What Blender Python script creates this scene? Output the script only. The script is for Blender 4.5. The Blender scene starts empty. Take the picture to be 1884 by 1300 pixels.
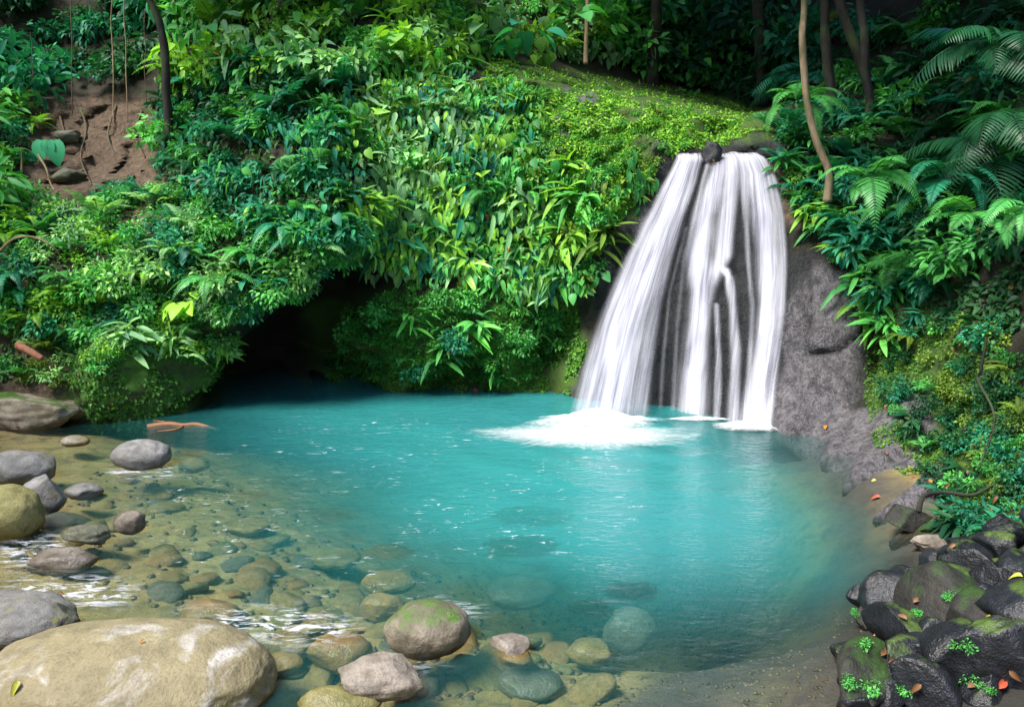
import bpy, math, random
import numpy as np
from mathutils import Vector, Matrix, noise
from mathutils.bvhtree import BVHTree

random.seed(7); rng = np.random.default_rng(7)
SC = bpy.context.scene
COL = SC.collection
R = math.radians
PI = math.pi

# ---------------------------------------------------------------- camera model
CAMZ, F, PIT = 3.0, 1479.0, R(10.2)
CAM = Vector((0, 0, CAMZ))
SP, CP = math.sin(PIT), math.cos(PIT)
def ray(px, py):
    u, v = (px - 942) / F, (650 - py) / F
    return Vector((u, CP + v * SP, -SP + v * CP))
def at(px, py, Y):
    d = ray(px, py); return CAM + d * (Y / d.y)
def onz(px, py, z=0.0):
    d = ray(px, py); return CAM + d * ((z - CAMZ) / d.z)
def proj(P):
    """world points (n,3) -> photo pixel coordinates (used only to decide where moss, earth and bare rock lie)"""
    q = P - np.array(CAM)
    f = q[:, 1] * CP - q[:, 2] * SP
    u = q[:, 1] * SP + q[:, 2] * CP
    f = np.maximum(f, 1e-3)
    return 942 + F * q[:, 0] / f, 650 - F * u / f
def inpoly(x, y, poly):
    x = np.asarray(x, float); y = np.asarray(y, float)
    ins = np.zeros(x.shape, bool); n = len(poly)
    for i in range(n):
        x0, y0 = poly[i]; x1, y1 = poly[(i + 1) % n]
        if y0 == y1: continue
        c = ((y0 > y) != (y1 > y)) & (x < (x1 - x0) * (y - y0) / (y1 - y0) + x0)
        ins ^= c
    return ins

# ---------------------------------------------------------------- object helpers
def tag(o, label=None, cat=None, group=None, kind=None):
    if label: o['label'] = label
    if cat: o['category'] = cat
    if group: o['group'] = group
    if kind: o['kind'] = kind
    return o
def empty(name, loc=(0, 0, 0), rz=0.0):
    o = bpy.data.objects.new(name, None); COL.objects.link(o)
    o.location = loc; o.rotation_euler = (0, 0, rz); o.empty_display_size = 0.1
    return o
def mesh_data(name, V, Fc, mat=None, smooth=True, attrs=None, uv=None):
    me = bpy.data.meshes.new(name)
    V = np.asarray(V, float)
    me.from_pydata(V.tolist(), [], Fc.tolist() if isinstance(Fc, np.ndarray) else Fc)
    if mat: me.materials.append(mat)
    if smooth: me.polygons.foreach_set('use_smooth', np.ones(len(me.polygons), bool))
    for k, a in (attrs or {}).items():
        at_ = me.attributes.new(k, 'FLOAT', 'POINT'); at_.data.foreach_set('value', np.asarray(a, np.float32))
    if uv is not None:
        ul = me.uv_layers.new(name='UVMap')
        li = np.empty(len(me.loops), np.int32); me.loops.foreach_get('vertex_index', li)
        ul.data.foreach_set('uv', np.asarray(uv, np.float32)[li].ravel())
    me.update()
    return me
def obj(name, me, parent=None, loc=None):
    o = bpy.data.objects.new(name, me); COL.objects.link(o)
    if parent: o.parent = parent
    if loc is not None: o.location = loc
    return o
def grid_faces(nu, nv):
    i = np.arange(nu - 1)[:, None] * nv + np.arange(nv - 1)[None, :]
    i = i.ravel()
    return np.stack([i, i + nv, i + nv + 1, i + 1], 1)
def fractal(P, scale, octv=4, off=0.0):
    o = Vector((off, off * 1.7, -off))
    return np.array([noise.fractal(Vector(p) * scale + o, 0.9, 2.1, octv) for p in P])
def ridged(P, scale, octv=4, off=0.0):
    o = Vector((off, off * 1.7, -off))
    return np.array([noise.turbulence(Vector(p) * scale + o, octv, True) for p in P])
class RBF:
    def __init__(s, A, b, smooth=1e-4):
        s.A = np.asarray(A, float); n = len(s.A)
        D = np.linalg.norm(s.A[:, None] - s.A[None], axis=2) + 0.0
        M = np.zeros((n + 3, n + 3)); M[:n, :n] = D - smooth * np.eye(n)
        P = np.c_[np.ones(n), s.A]; M[:n, n:] = P; M[n:, :n] = P.T
        s.w = np.linalg.lstsq(M, np.r_[np.asarray(b, float), 0, 0, 0], rcond=None)[0]
    def __call__(s, Q):
        out = np.empty(len(Q)); n = len(s.A)
        for i in range(0, len(Q), 4000):
            q = Q[i:i + 4000]
            D = np.linalg.norm(q[:, None] - s.A[None], axis=2)
            out[i:i + 4000] = D @ s.w[:n] + np.c_[np.ones(len(q)), q] @ s.w[n:]
        return out

# ---------------------------------------------------------------- material helpers
class NT:
    def __init__(s, name):
        s.m = bpy.data.materials.new(name); s.m.use_nodes = True
        s.t = s.m.node_tree; s.t.nodes.clear()
        s.out = s.t.nodes.new('ShaderNodeOutputMaterial')
    def n(s, typ, inp=None, **kw):
        nd = s.t.nodes.new(typ)
        for k, v in kw.items(): setattr(nd, k, v)
        for k, v in (inp or {}).items():
            if hasattr(v, 'is_output'): s.t.links.new(v, nd.inputs[k])
            else: nd.inputs[k].default_value = v
        return nd
    def noise(s, vec, scale, detail=4, rough=0.55, dist=0.0):
        return s.n('ShaderNodeTexNoise', {'Vector': vec, 'Scale': scale, 'Detail': detail, 'Roughness': rough, 'Distortion': dist}).outputs['Fac']
    def ramp(s, fac, stops):
        nd = s.n('ShaderNodeValToRGB', {'Fac': fac}); cr = nd.color_ramp
        while len(cr.elements) < len(stops): cr.elements.new(0.5)
        for e, (p, c) in zip(cr.elements, stops):
            e.position = p; e.color = (c, c, c, 1) if isinstance(c, (int, float)) else (*c, 1)
        return nd.outputs['Color']
    def mix(s, fac, a, b, typ='MIX'):
        nd = s.n('ShaderNodeMix', data_type='RGBA', blend_type=typ)
        for k, v in ((0, fac), (6, a), (7, b)):
            if hasattr(v, 'is_output'): s.t.links.new(v, nd.inputs[k])
            else: nd.inputs[k].default_value = v if k == 0 else (*v, 1) if len(v) == 3 else v
        return nd.outputs[2]
    def math(s, op, a, b=0.0, clamp=False):
        nd = s.n('ShaderNodeMath', operation=op, use_clamp=clamp)
        for k, v in ((0, a), (1, b)):
            if hasattr(v, 'is_output'): s.t.links.new(v, nd.inputs[k])
            else: nd.inputs[k].default_value = v
        return nd.outputs[0]
    def attr(s, name): return s.n('ShaderNodeAttribute', attribute_name=name).outputs['Fac']
    def geo(s, w='Position'): return s.n('ShaderNodeNewGeometry').outputs[w]
    def tc(s, w='Object'): return s.n('ShaderNodeTexCoord').outputs[w]
    def mapping(s, vec, scale=(1, 1, 1), loc=(0, 0, 0), rot=(0, 0, 0)):
        return s.n('ShaderNodeMapping', {'Vector': vec, 'Scale': scale, 'Location': loc, 'Rotation': rot}).outputs[0]
    def bump(s, h, strength=0.5, dist=0.05, normal=None):
        d = {'Height': h, 'Strength': strength, 'Distance': dist}
        if normal is not None: d['Normal'] = normal
        return s.n('ShaderNodeBump', d).outputs[0]
    def bsdf(s, **k):
        return s.n('ShaderNodeBsdfPrincipled', {kk.replace('_', ' '): v for kk, v in k.items()}).outputs[0]
    def mixsh(s, f, a, b):
        nd = s.n('ShaderNodeMixShader')
        if hasattr(f, 'is_output'): s.t.links.new(f, nd.inputs[0])
        else: nd.inputs[0].default_value = f
        s.t.links.new(a, nd.inputs[1]); s.t.links.new(b, nd.inputs[2])
        return nd.outputs[0]
    def done(s, sh):
        s.t.links.new(sh, s.out.inputs[0]); return s.m

def leaf_material(name, rough=0.55, trans=0.30, spec=0.34):
    t = NT(name)
    info = t.n('ShaderNodeObjectInfo')
    v = t.attr('var')
    k = t.math('ADD', t.math('MULTIPLY', v, 0.7), t.math('MULTIPLY', info.outputs['Random'], 0.3))
    # tone: each leaf darker or lighter, older leaves a little yellower
    tone = t.ramp(k, [(0.0, (0.35, 0.42, 0.55)), (0.4, (0.80, 0.85, 0.85)), (0.75, (1.35, 1.25, 0.9)), (1.0, (2.3, 1.8, 1.1))])
    c = t.mix(1.0, info.outputs['Color'], tone, 'MULTIPLY')
    old = t.math('GREATER_THAN', v, 0.996)
    c = t.mix(t.math('MULTIPLY', old, 0.8), c, (0.30, 0.17, 0.03))
    n = t.noise(t.tc('Object'), 26.0, 2)
    b = t.bump(n, 0.25, 0.01)
    p = t.bsdf(Base_Color=c, Roughness=rough, Specular_IOR_Level=spec, Normal=b)
    tr = t.n('ShaderNodeBsdfTranslucent', {'Color': t.mix(1.0, c, (1.2, 1.3, 0.6), 'MULTIPLY')}).outputs[0]
    return t.done(t.mixsh(trans, p, tr))

def rock_material(name, c1, c2, c3=None, moss=0.0, mosscol=(0.05, 0.12, 0.015), rough=0.7, speck=0.5, scale=1.0, wet=0.4, spec=0.35, bumpk=0.5):
    t = NT(name)
    P = t.tc('Object')
    rnd = t.n('ShaderNodeObjectInfo').outputs['Random']
    off = t.n('ShaderNodeVectorMath', {0: P, 1: t.n('ShaderNodeCombineXYZ', {0: t.math('MULTIPLY', rnd, 37.0), 1: rnd, 2: rnd}).outputs[0]}, operation='ADD').outputs[0]
    a = t.noise(off, 2.2 * scale, 5, 0.6, 0.6)
    b = t.noise(off, 9.0 * scale, 5, 0.65)
    d = t.noise(off, 60.0 * scale, 2, 0.6)
    c = t.mix(t.ramp(a, [(0.36, 0.0), (0.62, 1.0)]), c1, c2)
    if c3: c = t.mix(t.ramp(t.noise(off, 3.1 * scale, 4, 0.6, 1.2), [(0.55, 0.0), (0.68, 1.0)]), c, c3)
    c = t.mix(t.math('MULTIPLY', t.ramp(b, [(0.35, 1.0), (0.55, 0.0)]), 0.55), c, tuple(x * 0.45 for x in c1))
    c = t.mix(t.math('MULTIPLY', t.ramp(d, [(0.38, 1.0), (0.48, 0.0)]), speck), c, tuple(x * 0.4 for x in c2))
    if moss > 0:
        nz = t.n('ShaderNodeSeparateXYZ', {0: t.geo('Normal')}).outputs[2]
        mm = t.math('ADD', t.math('MULTIPLY', nz, 0.35), t.math('MULTIPLY', t.noise(off, 2.6 * scale, 5, 0.65), 1.0))
        mf = t.ramp(mm, [(0.86 - 0.45 * moss, 0.0), (0.98 - 0.45 * moss, 1.0)])
        c = t.mix(mf, c, t.mix(t.noise(off, 30.0, 3), tuple(x * 0.5 for x in mosscol), tuple(x * 1.5 for x in mosscol)))
    # wet tide mark just above the water line
    z = t.n('ShaderNodeSeparateXYZ', {0: t.geo('Position')}).outputs[2]
    zz = t.math('ADD', z, t.math('MULTIPLY', t.math('SUBTRACT', b, 0.5), 0.12))
    w = t.ramp(t.math('MULTIPLY', zz, 4.2, True), [(0.25, 1.0), (0.75, 0.0)])
    c = t.mix(t.math('MULTIPLY', w, wet), c, t.mix(1.0, c, (0.35, 0.33, 0.30), 'MULTIPLY'))
    h = t.math('ADD', t.math('MULTIPLY', b, 1.0), t.math('MULTIPLY', d, 0.35))
    r = t.math('SUBTRACT', rough, t.math('MULTIPLY', w, 0.3), True)
    return t.done(t.bsdf(Base_Color=c, Roughness=r, Specular_IOR_Level=spec, Normal=t.bump(h, bumpk, 0.04)))

LEAF = leaf_material('leaf_green')
FROND = leaf_material('frond_green', rough=0.42, trans=0.32, spec=0.4)
def simple_bark(name, c1, c2, sc=8.0):
    t = NT(name); P = t.mapping(t.tc('Object'), (1, 1, 0.25))
    a = t.noise(P, sc, 5, 0.65, 0.8); b = t.noise(t.tc('Object'), 2.0, 3)
    c = t.mix(t.ramp(a, [(0.35, 0.0), (0.65, 1.0)]), c1, c2)
    c = t.mix(t.ramp(b, [(0.5, 0.0), (0.68, 0.7)]), c, (0.05, 0.09, 0.02))
    return t.done(t.bsdf(Base_Color=c, Roughness=0.85, Normal=t.bump(a, 0.6, 0.03)))
BARK = simple_bark('bark_brown', (0.05, 0.035, 0.022), (0.13, 0.09, 0.055))
BARK_PALE = simple_bark('bark_pale', (0.16, 0.105, 0.06), (0.36, 0.26, 0.16))
BARK_DARK = simple_bark('bark_dark', (0.007, 0.006, 0.005), (0.022, 0.018, 0.013))
STEM = simple_bark('stem_green', (0.03, 0.05, 0.015), (0.07, 0.08, 0.03))
def flat_leaf_mat(name, c, rough=0.6):
    t = NT(name); a = t.noise(t.tc('Object'), 14.0, 3)
    return t.done(t.bsdf(Base_Color=t.mix(a, tuple(x * 0.55 for x in c), tuple(min(1, x * 1.25) for x in c)), Roughness=rough))

# ---------------------------------------------------------------- the hillside round the pool
CX, CY = 0.3, 6.0
ctrl = []          # world points on the wall of the gorge
for px, py in [(-500, 830), (-300, 805), (0, 792), (100, 780), (165, 772), (270, 765), (350, 757), (600, 727), (650, 722), (720, 722), (850, 721), (1000, 726),
               (1060, 735), (1150, 742), (1250, 752), (1330, 768), (1400, 786), (1450, 803), (1510, 840), (1555, 890), (1600, 950),
               (1640, 990), (1700, 1015), (1800, 1055), (2000, 1100)]:
    p = onz(px, py); ctrl.append(tuple(p)); k = 1.10 if px > 1420 else 1.0; ctrl.append((CX + (p.x - CX) * k, CY + (p.y - CY) * k, -0.8 if px > 1420 else -1.6))
for x, y in [(4.6, 3.0), (5.2, 0.0), (4.5, -4.0), (-12, 6.0), (-12, 0), (-9, -4)]:
    ctrl += [(x, y, 0.0), (x, y, -1.6)]
for px, py, Y in [(420, 742, 14.6), (500, 735, 15.4), (570, 728, 15.2), (430, 690, 14.6), (500, 680, 15.6), (560, 640, 15.6), (620, 600, 14.6), (600, 660, 15.2), (655, 540, 14.4)]:
    p = at(px, py, Y); ctrl.append((p.x, p.y, max(0.0, p.z)))
for p in [(-5.0, 14.8), (-4.2, 15.4), (-3.4, 15.2)]: ctrl += [(p[0], p[1], 0.0), (p[0], p[1], -1.6)]
for c in [(-300, 500, 11.5), (-300, 200, 14), (-300, -200, 18), (-600, 300, 12),
          (0, 700, 11.3), (0, 600, 11.8), (0, 450, 12.5), (0, 300, 15), (0, 150, 17.5), (0, -100, 20),
          (80, 650, 11.6), (100, 550, 12.0), (150, 450, 12.4), (150, 385, 13.5), (150, 300, 15.2), (200, 200, 16.2), (270, 220, 15.8), (150, 100, 18.5), (250, 50, 19), (150, -100, 20.5),
          (250, 640, 12.3), (340, 640, 12.2), (300, 520, 12.0), (300, 430, 12.3), (300, 350, 13.8), (320, 250, 15.0), (330, 100, 16), (330, -50, 17.5),
          (400, 620, 12.0), (450, 590, 11.9), (450, 500, 12.0), (450, 420, 12.4), (450, 350, 12.9), (450, 250, 13.6), (450, 100, 14.8), (450, -50, 16.5),
          (530, 530, 11.95), (600, 480, 12.05), (640, 430, 12.3), (600, 400, 12.3), (600, 560, 15.2), (540, 600, 15.4), (640, 510, 14.6), (655, 470, 14.2), (600, 300, 13.0), (600, 150, 14.0), (600, 0, 15.5), (600, -150, 18),
          (620, 700, 13.0), (660, 640, 13.1), (700, 560, 12.95), (760, 680, 12.85), (850, 630, 12.9), (935, 690, 12.85), (875, 680, 13.9), (1000, 650, 14.0), (1020, 590, 13.8), (815, 695, 13.7), (950, 640, 12.8), (800, 660, 12.85),
          (700, 470, 13.3), (780, 500, 13.35), (900, 530, 13.3), (1010, 540, 13.25), (1070, 480, 13.0),
          (700, 350, 13.5), (850, 380, 13.45), (1000, 400, 13.4), (1100, 400, 13.05),
          (700, 200, 13.9), (850, 230, 14.0), (1000, 280, 13.7), (1100, 320, 13.25), (1180, 320, 13.05),
          (760, 110, 14.6), (900, 125, 15.0), (1000, 150, 14.8), (1100, 172, 14.4), (1200, 196, 14.1), (1300, 212, 13.9), (1385, 238, 14.0),
          (1050, 220, 13.75), (1150, 250, 13.35), (1200, 270, 13.05), (1270, 248, 13.3),
          (1100, 135, 19), (1200, 155, 20), (1300, 165, 21), (1390, 205, 19), (900, 60, 17), (1000, 0, 19), (800, 0, 17.5),
          (1200, 0, 22), (1300, 50, 22), (1400, 100, 20), (1400, -50, 23), (1200, -150, 25), (900, -150, 21),
          (1250, 272, 13.2), (1308, 275, 13.25), (1380, 268, 13.2), (1330, 243, 14.6),
          (1230, 330, 12.9), (1300, 330, 12.95), (1400, 330, 12.8), (1180, 450, 12.6), (1250, 450, 12.6), (1330, 450, 12.4), (1420, 450, 12.2),
          (1130, 600, 12.5), (1200, 600, 12.3), (1280, 600, 12.0), (1360, 600, 11.8), (1430, 600, 11.5), (1080, 650, 12.75), (1150, 720, 12.45), (1250, 740, 11.95), (1330, 740, 11.6), (1400, 760, 11.2),
          (1460, 480, 12.0), (1530, 470, 11.9), (1520, 600, 11.4), (1583, 580, 11.45), (1480, 700, 11.0), (1560, 700, 11.0), (1500, 780, 10.6), (1585, 650, 11.2), (1615, 640, 11.5),
          (1450, 300, 12.9), (1450, 400, 12.4), (1500, 300, 13), (1450, 200, 15.5), (1500, 100, 17), (1600, 100, 16), (1550, 400, 12.2), (1600, 500, 11.6), (1650, 600, 10.9), (1650, 700, 10.4), (1600, 780, 10.1), (1560, 800, 10.1),
          (1700, 500, 11.2), (1650, 350, 12), (1700, 200, 13.5), (1800, 100, 13), (1800, 300, 11.2), (1800, 450, 10.2), (1800, 600, 9.3), (1750, 650, 9.8), (1700, 750, 9.5), (1750, 800, 8.9), (1650, 850, 9.1), (1620, 900, 8.55),
          (1700, 900, 8.2), (1700, 960, 7.5), (1800, 900, 7.6), (1800, 980, 6.9), (1884, 600, 8.7), (1884, 800, 7.6), (1884, 950, 6.8), (1884, 300, 10), (1884, 100, 11.5), (1884, -100, 13), (1600, -100, 18),
          (2100, 500, 8), (2100, 900, 6), (2300, 0, 9)]:
    ctrl.append(tuple(at(*c)))
A, Rv = [], []
for x, y, z in ctrl:
    A.append((math.atan2(x - CX, y - CY) * 7.0, z)); Rv.append(math.hypot(x - CX, y - CY))
for k in range(-150, 151, 20):
    A.append((R(k) * 7, 15.0)); Rv.append(21.0 if -60 < k < 60 else 15.0)
wall = RBF(A, Rv)
th = np.linspace(R(-150), R(150), 620)
zs = np.concatenate([np.arange(-1.6, 5.2, 0.045), 5.2 + 9.0 * np.linspace(0, 1, 60) ** 1.4])
TH, ZZ = np.meshgrid(th, zs, indexing='ij')
RR = np.clip(wall(np.c_[TH.ravel() * 7.0, ZZ.ravel()]), 1.8, 40).reshape(TH.shape)
for _ in range(1):   # soften the facets
    RR[:, 1:-1] = 0.25 * RR[:, :-2] + 0.5 * RR[:, 1:-1] + 0.25 * RR[:, 2:]
HV = np.stack([CX + RR * np.sin(TH), CY + RR * np.cos(TH), ZZ], 2).reshape(-1, 3)
hx, hy = proj(HV)
SLAB = [(1432, 600), (1440, 470), (1500, 455), (1545, 500), (1592, 575), (1592, 650), (1585, 720), (1560, 780), (1500, 815), (1420, 810), (1400, 700)]
slab = inpoly(hx, hy, SLAB)
nz1 = fractal(HV, 0.9, 5); nz2 = ridged(HV, 2.3, 4, 3.1)
fallz = inpoly(hx, hy, [(1230, 255), (1430, 255), (1480, 420), (1450, 800), (1040, 780), (1080, 600)])
amp = np.where(slab, 0.035, np.where(fallz, 0.05, 0.17))
disp = nz1 * amp + (nz2 - 0.5) * np.where(slab, 0.05, np.where(fallz, 0.10, 0.14))
near = np.clip((HV[:, 1] - 3) / 6, 0.2, 1)
disp *= near
# the long crack across the bare slab beside the fall, and the joint along its right edge
def seg_d(x, y, pts):
    d = np.full(x.shape, 1e9)
    for (x0, y0), (x1, y1) in zip(pts[:-1], pts[1:]):
        L = (x1 - x0) ** 2 + (y1 - y0) ** 2
        tt = np.clip(((x - x0) * (x1 - x0) + (y - y0) * (y1 - y0)) / L, 0, 1)
        d = np.minimum(d, np.hypot(x - x0 - tt * (x1 - x0), y - y0 - tt * (y1 - y0)))
    return d
crack = np.zeros(len(HV)); onface = (HV[:, 1] > 9.5) & (HV[:, 1] < 13.5)
for pts, w, dep in [([(1600, 604), (1560, 632), (1538, 648), (1495, 652)], 6, 0.16), ([(1588, 560), (1602, 600), (1600, 640), (1590, 690), (1572, 730)], 12, 0.40), ([(1486, 470), (1492, 560), (1484, 640)], 5, 0.06)]:
    d = seg_d(hx, hy, pts)
    disp += np.where(onface, dep * np.exp(-(d / w) ** 2), 0); crack = np.maximum(crack, np.where(onface, np.exp(-(d / (w * .8)) ** 2), 0))
# small hollows in the right bank and under the leaf curtain
dirs = np.stack([np.sin(TH), np.cos(TH), 0 * TH], 2).reshape(-1, 3)
mnd = inpoly(hx, hy, [(880, 110), (1100, 150), (1420, 225), (1420, 265), (1240, 300), (1100, 430), (940, 420), (860, 250)])
disp -= np.where(mnd, 0.42 * np.clip(ridged(HV, 2.6, 4, 7.7) - .35, 0, 1), 0)
em = inpoly(hx, hy, [(20, 180), (320, 180), (320, 430), (20, 430)]) & (HV[:, 1] > 12)
disp += np.where(em, 0.55 * (ridged(HV, 1.7, 4, 2.2) - .4), 0)
HV = HV + dirs * disp[:, None]
# what covers the ground: moss, earth, bare grey rock
nsoft = fractal(HV, 1.6, 4, 9.0) * 34
px_, py_ = hx + nsoft, hy + nsoft * 0.7
def region(*polys):
    m = np.zeros(len(hx))
    for p in polys: m = np.maximum(m, inpoly(px_, py_, p).astype(float))
    m = m.reshape(TH.shape)
    for _ in range(2):
        m[1:-1] = (m[:-2] + 2 * m[1:-1] + m[2:]) / 4; m[:, 1:-1] = (m[:, :-2] + 2 * m[:, 1:-1] + m[:, 2:]) / 4
    return m.ravel()
moss = region([(560, 740), (560, 540), (1060, 540), (1080, 740)], [(900, 110), (1420, 180), (1420, 262), (1240, 300), (1180, 400), (880, 420)],
              [(1590, 560), (1720, 560), (1780, 720), (1760, 860), (1640, 860), (1590, 700)], [(1620, 780), (1884, 780), (1884, 1030), (1740, 1000), (1640, 850)],
              [(100, 780), (100, 500), (450, 500), (400, 780)])
earth = region([(20, 180), (310, 180), (310, 420), (20, 420)], [(0, 620), (130, 620), (130, 790), (0, 790)], [(1620, 440), (1800, 440), (1820, 700), (1700, 720), (1640, 560)], [(1420, 310), (1500, 310), (1480, 420), (1420, 400)])
bare = region(SLAB, [(1240, 250), (1430, 250), (1440, 800), (1040, 740), (1180, 330)], [(1020, 165), (1110, 165), (1110, 250), (1030, 250)], [(1440, 810), (1560, 770), (1720, 700), (1720, 780), (1620, 960), (1560, 900)], [(1610, 900), (1800, 860), (1800, 940), (1640, 1000)])
earth *= (1 - bare)
wet = region([(1240, 245), (1420, 245), (1470, 330), (1480, 470), (1450, 560), (1440, 690), (1420, 800), (1040, 780), (1070, 600), (1180, 400)], [(1440, 400), (1530, 440), (1545, 490), (1450, 500)])
t = NT('gorge_wall')
P = t.geo('Position')
n1 = t.noise(P, 2.0, 6, 0.6, 0.4); n2 = t.noise(P, 11.0, 5, 0.65); n3 = t.noise(P, 55.0, 3, 0.6)
soil = t.mix(t.ramp(n1, [(0.35, 0.0), (0.65, 1.0)]), (0.012, 0.013, 0.008), (0.035, 0.030, 0.018))
eart = t.mix(t.ramp(n2, [(0.32, 0.0), (0.68, 1.0)]), (0.042, 0.029, 0.019), (0.16, 0.11, 0.072))
rockc = t.mix(t.ramp(n2, [(0.33, 0.0), (0.62, 1.0)]), (0.088, 0.082, 0.091), (0.16, 0.147, 0.160))
streak = t.noise(t.mapping(P, (3.5, 3.5, 0.8)), 2.0, 5, 0.7)
rockc = t.mix(t.math('MULTIPLY', t.ramp(streak, [(0.47, 0.0), (0.62, 1.0)]), 0.8), rockc, (0.035, 0.035, 0.042))
rockc = t.mix(t.math('MULTIPLY', t.ramp(n3, [(0.36, 1.0), (0.47, 0.0)]), 0.6), rockc, (0.03, 0.03, 0.035))
rockc = t.mix(t.math('MULTIPLY', t.attr('wet'), t.ramp(n1, [(0.2, 0.9), (0.6, 1.0)])), rockc, t.mix(n2, (0.005, 0.007, 0.008), (0.022, 0.024, 0.026)))
vc_ = t.n('ShaderNodeTexVoronoi', {'Vector': t.n('ShaderNodeVectorMath', {0: t.mapping(P, (1, 1, .7)), 1: t.n('ShaderNodeVectorMath', {0: t.n('ShaderNodeTexNoise', {'Vector': P, 'Scale': 2.5, 'Detail': 5.0}).outputs['Color'], 'Scale': 1.1}, operation='SCALE').outputs[0]}, operation='ADD').outputs[0], 'Scale': 1.3}, feature='DISTANCE_TO_EDGE').outputs['Distance']
crk = t.ramp(vc_, [(0.0, 1.0), (0.03, 0.0)])
pit = t.ramp(t.noise(t.mapping(P, (1.3, 1.3, .8)), 24.0, 4, 0.75), [(0.36, 1.0), (0.44, 0.0)])
rockc = t.mix(t.math('MULTIPLY', crk, 0.25), rockc, (0.025, 0.025, 0.03))
rockc = t.mix(t.math('MULTIPLY', pit, 0.4), rockc, (0.03, 0.03, 0.036))
hrock = t.math('MULTIPLY', t.math('ADD', t.math('MULTIPLY', crk, 0.3), t.math('MULTIPLY', pit, 0.6)), -0.5)
mossc = t.mix(t.ramp(n3, [(0.3, 0.0), (0.7, 1.0)]), (0.022, 0.055, 0.010), (0.085, 0.15, 0.02))
mossc = t.mix(t.ramp(n1, [(0.45, 0.0), (0.62, 0.8)]), mossc, (0.035, 0.07, 0.02))
c = t.mix(t.attr('earth'), soil, eart)
c = t.mix(t.attr('moss'), c, mossc)
patch = t.math('MULTIPLY', t.attr('bare'), t.ramp(t.math('ADD', n1, t.attr('bare')), [(0.75, 0.0), (1.0, 1.0)]))
c = t.mix(patch, c, rockc)
c = t.mix(t.math('MULTIPLY', t.attr('crack'), 0.85), c, (0.012, 0.012, 0.012))
WALLM = t.done(t.bsdf(Base_Color=c, Roughness=t.math('SUBTRACT', 0.78, t.math('MULTIPLY', t.attr('wet'), 0.2)), Specular_IOR_Level=0.3, Normal=t.bump(t.math('ADD', t.math('ADD', n2, t.math('MULTIPLY', n3, 0.5)), t.math('MULTIPLY', hrock, t.attr('bare'))), 0.8, 0.06)))
hf = grid_faces(len(th), len(zs))[:, ::-1]
hme = mesh_data('hillside', HV, hf, WALLM, attrs={'moss': moss, 'earth': earth, 'bare': bare, 'wet': wet, 'crack': crack})
hillside = tag(obj('hillside', hme), 'steep overgrown gorge wall of rock and soil round the pool', 'hillside', kind='structure')
HB = BVHTree.FromPolygons(HV.tolist(), hf.tolist())
def hit(px, py):
    d = ray(px, py).normalized()
    p, n, i, dist = HB.ray_cast(CAM, d)
    if p is None: return None, None
    if n.dot(d) > 0: n = -n
    return p, n

# ---------------------------------------------------------------- river bed / ground
bed = []
for px, py, d in [(100, 830, .15), (300, 800, .35), (60, 1000, .1), (250, 900, .3), (250, 1050, .16), (400, 1000, .36), (500, 900, .46), (400, 850, .48), (500, 1100, .26), (650, 1000, .55),
                  (700, 1150, .3), (600, 1250, .25), (850, 1250, .26), (900, 1100, .38), (1100, 1150, .40), (1100, 1250, .25), (1300, 1200, .22), (1400, 1290, .12), (1450, 1150, .3), (1500, 1050, .6),
                  (1550, 1000, .36), (1640, 1000, .12), (1500, 900, .4), (1560, 910, .1), (1430, 830, .42), (900, 900, 1.8), (800, 800, 1.6), (700, 900, .82), (1100, 1000, 1.5), (1300, 950, 1.8), (1200, 850, 2),
                  (700, 760, 1.5), (1000, 760, 1.6), (500, 780, .9), (1300, 1050, .95), (1000, 1050, .72), (300, 1250, .3), (1600, 1200, -.08), (1700, 1250, -.3), (1800, 1150, -.45), (1560, 1280, -.06), (1480, 1299, -0.02),
                  (1640, 1060, .15), (1350, 1120, .48), (0, 1150, .1), (0, 850, .1), (0, 790, 0.0), (-200, 800, -.1), (120, 790, .12)]:
    p = onz(px, py); bed.append((p.x, p.y, -d))
bed += [(0, 2.5, .35), (0, 0, 1.3), (-8, 0, 1.2), (8, 0, 1.5), (-8, 4, .2), (-11, 8, .2), (3, 2.2, .6), (5, 4, .7), (-4, 3, .2), (-5, 14, -.8), (-3.8, 15.5, -.7)]
for k in range(16):
    a = k * PI / 8
    bed.append((70 * math.cos(a), 70 * math.sin(a) + 5, 2.0)); bed.append((22 * math.cos(a), 22 * math.sin(a) + 6, 1.6))
bedf = RBF([(x, y) for x, y, z in bed], [z for x, y, z in bed], 1e-3)
gx = np.concatenate([np.linspace(-80, -11.5, 16), np.arange(-11, 7, 0.075), np.linspace(7.3, 80, 16)])
gy = np.concatenate([np.linspace(-80, 0.5, 16), np.arange(0.7, 17, 0.075), np.linspace(17.5, 80, 14)])
GX, GY = np.meshgrid(gx, gy, indexing='ij')
G2 = np.c_[GX.ravel(), GY.ravel()]
GZ = bedf(G2)
GP = np.c_[G2, GZ]
inner = (np.abs(G2[:, 0]) < 12) & (G2[:, 1] > 0) & (G2[:, 1] < 18)
nn = np.zeros(len(GP)); q = np.c_[G2, np.zeros(len(G2))]
nn[inner] = fractal(q[inner], 1.3, 5, 2.0) * 0.055 + (ridged(q[inner], 4.5, 3, 5.0) - 0.5) * 0.05
GP[:, 2] += nn
t = NT('river_bed')
P = t.geo('Position')
n1 = t.noise(P, 1.1, 5, 0.6, 0.5); n2 = t.noise(P, 6.0, 5, 0.65); n3 = t.noise(P, 70.0, 3, 0.7)
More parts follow.
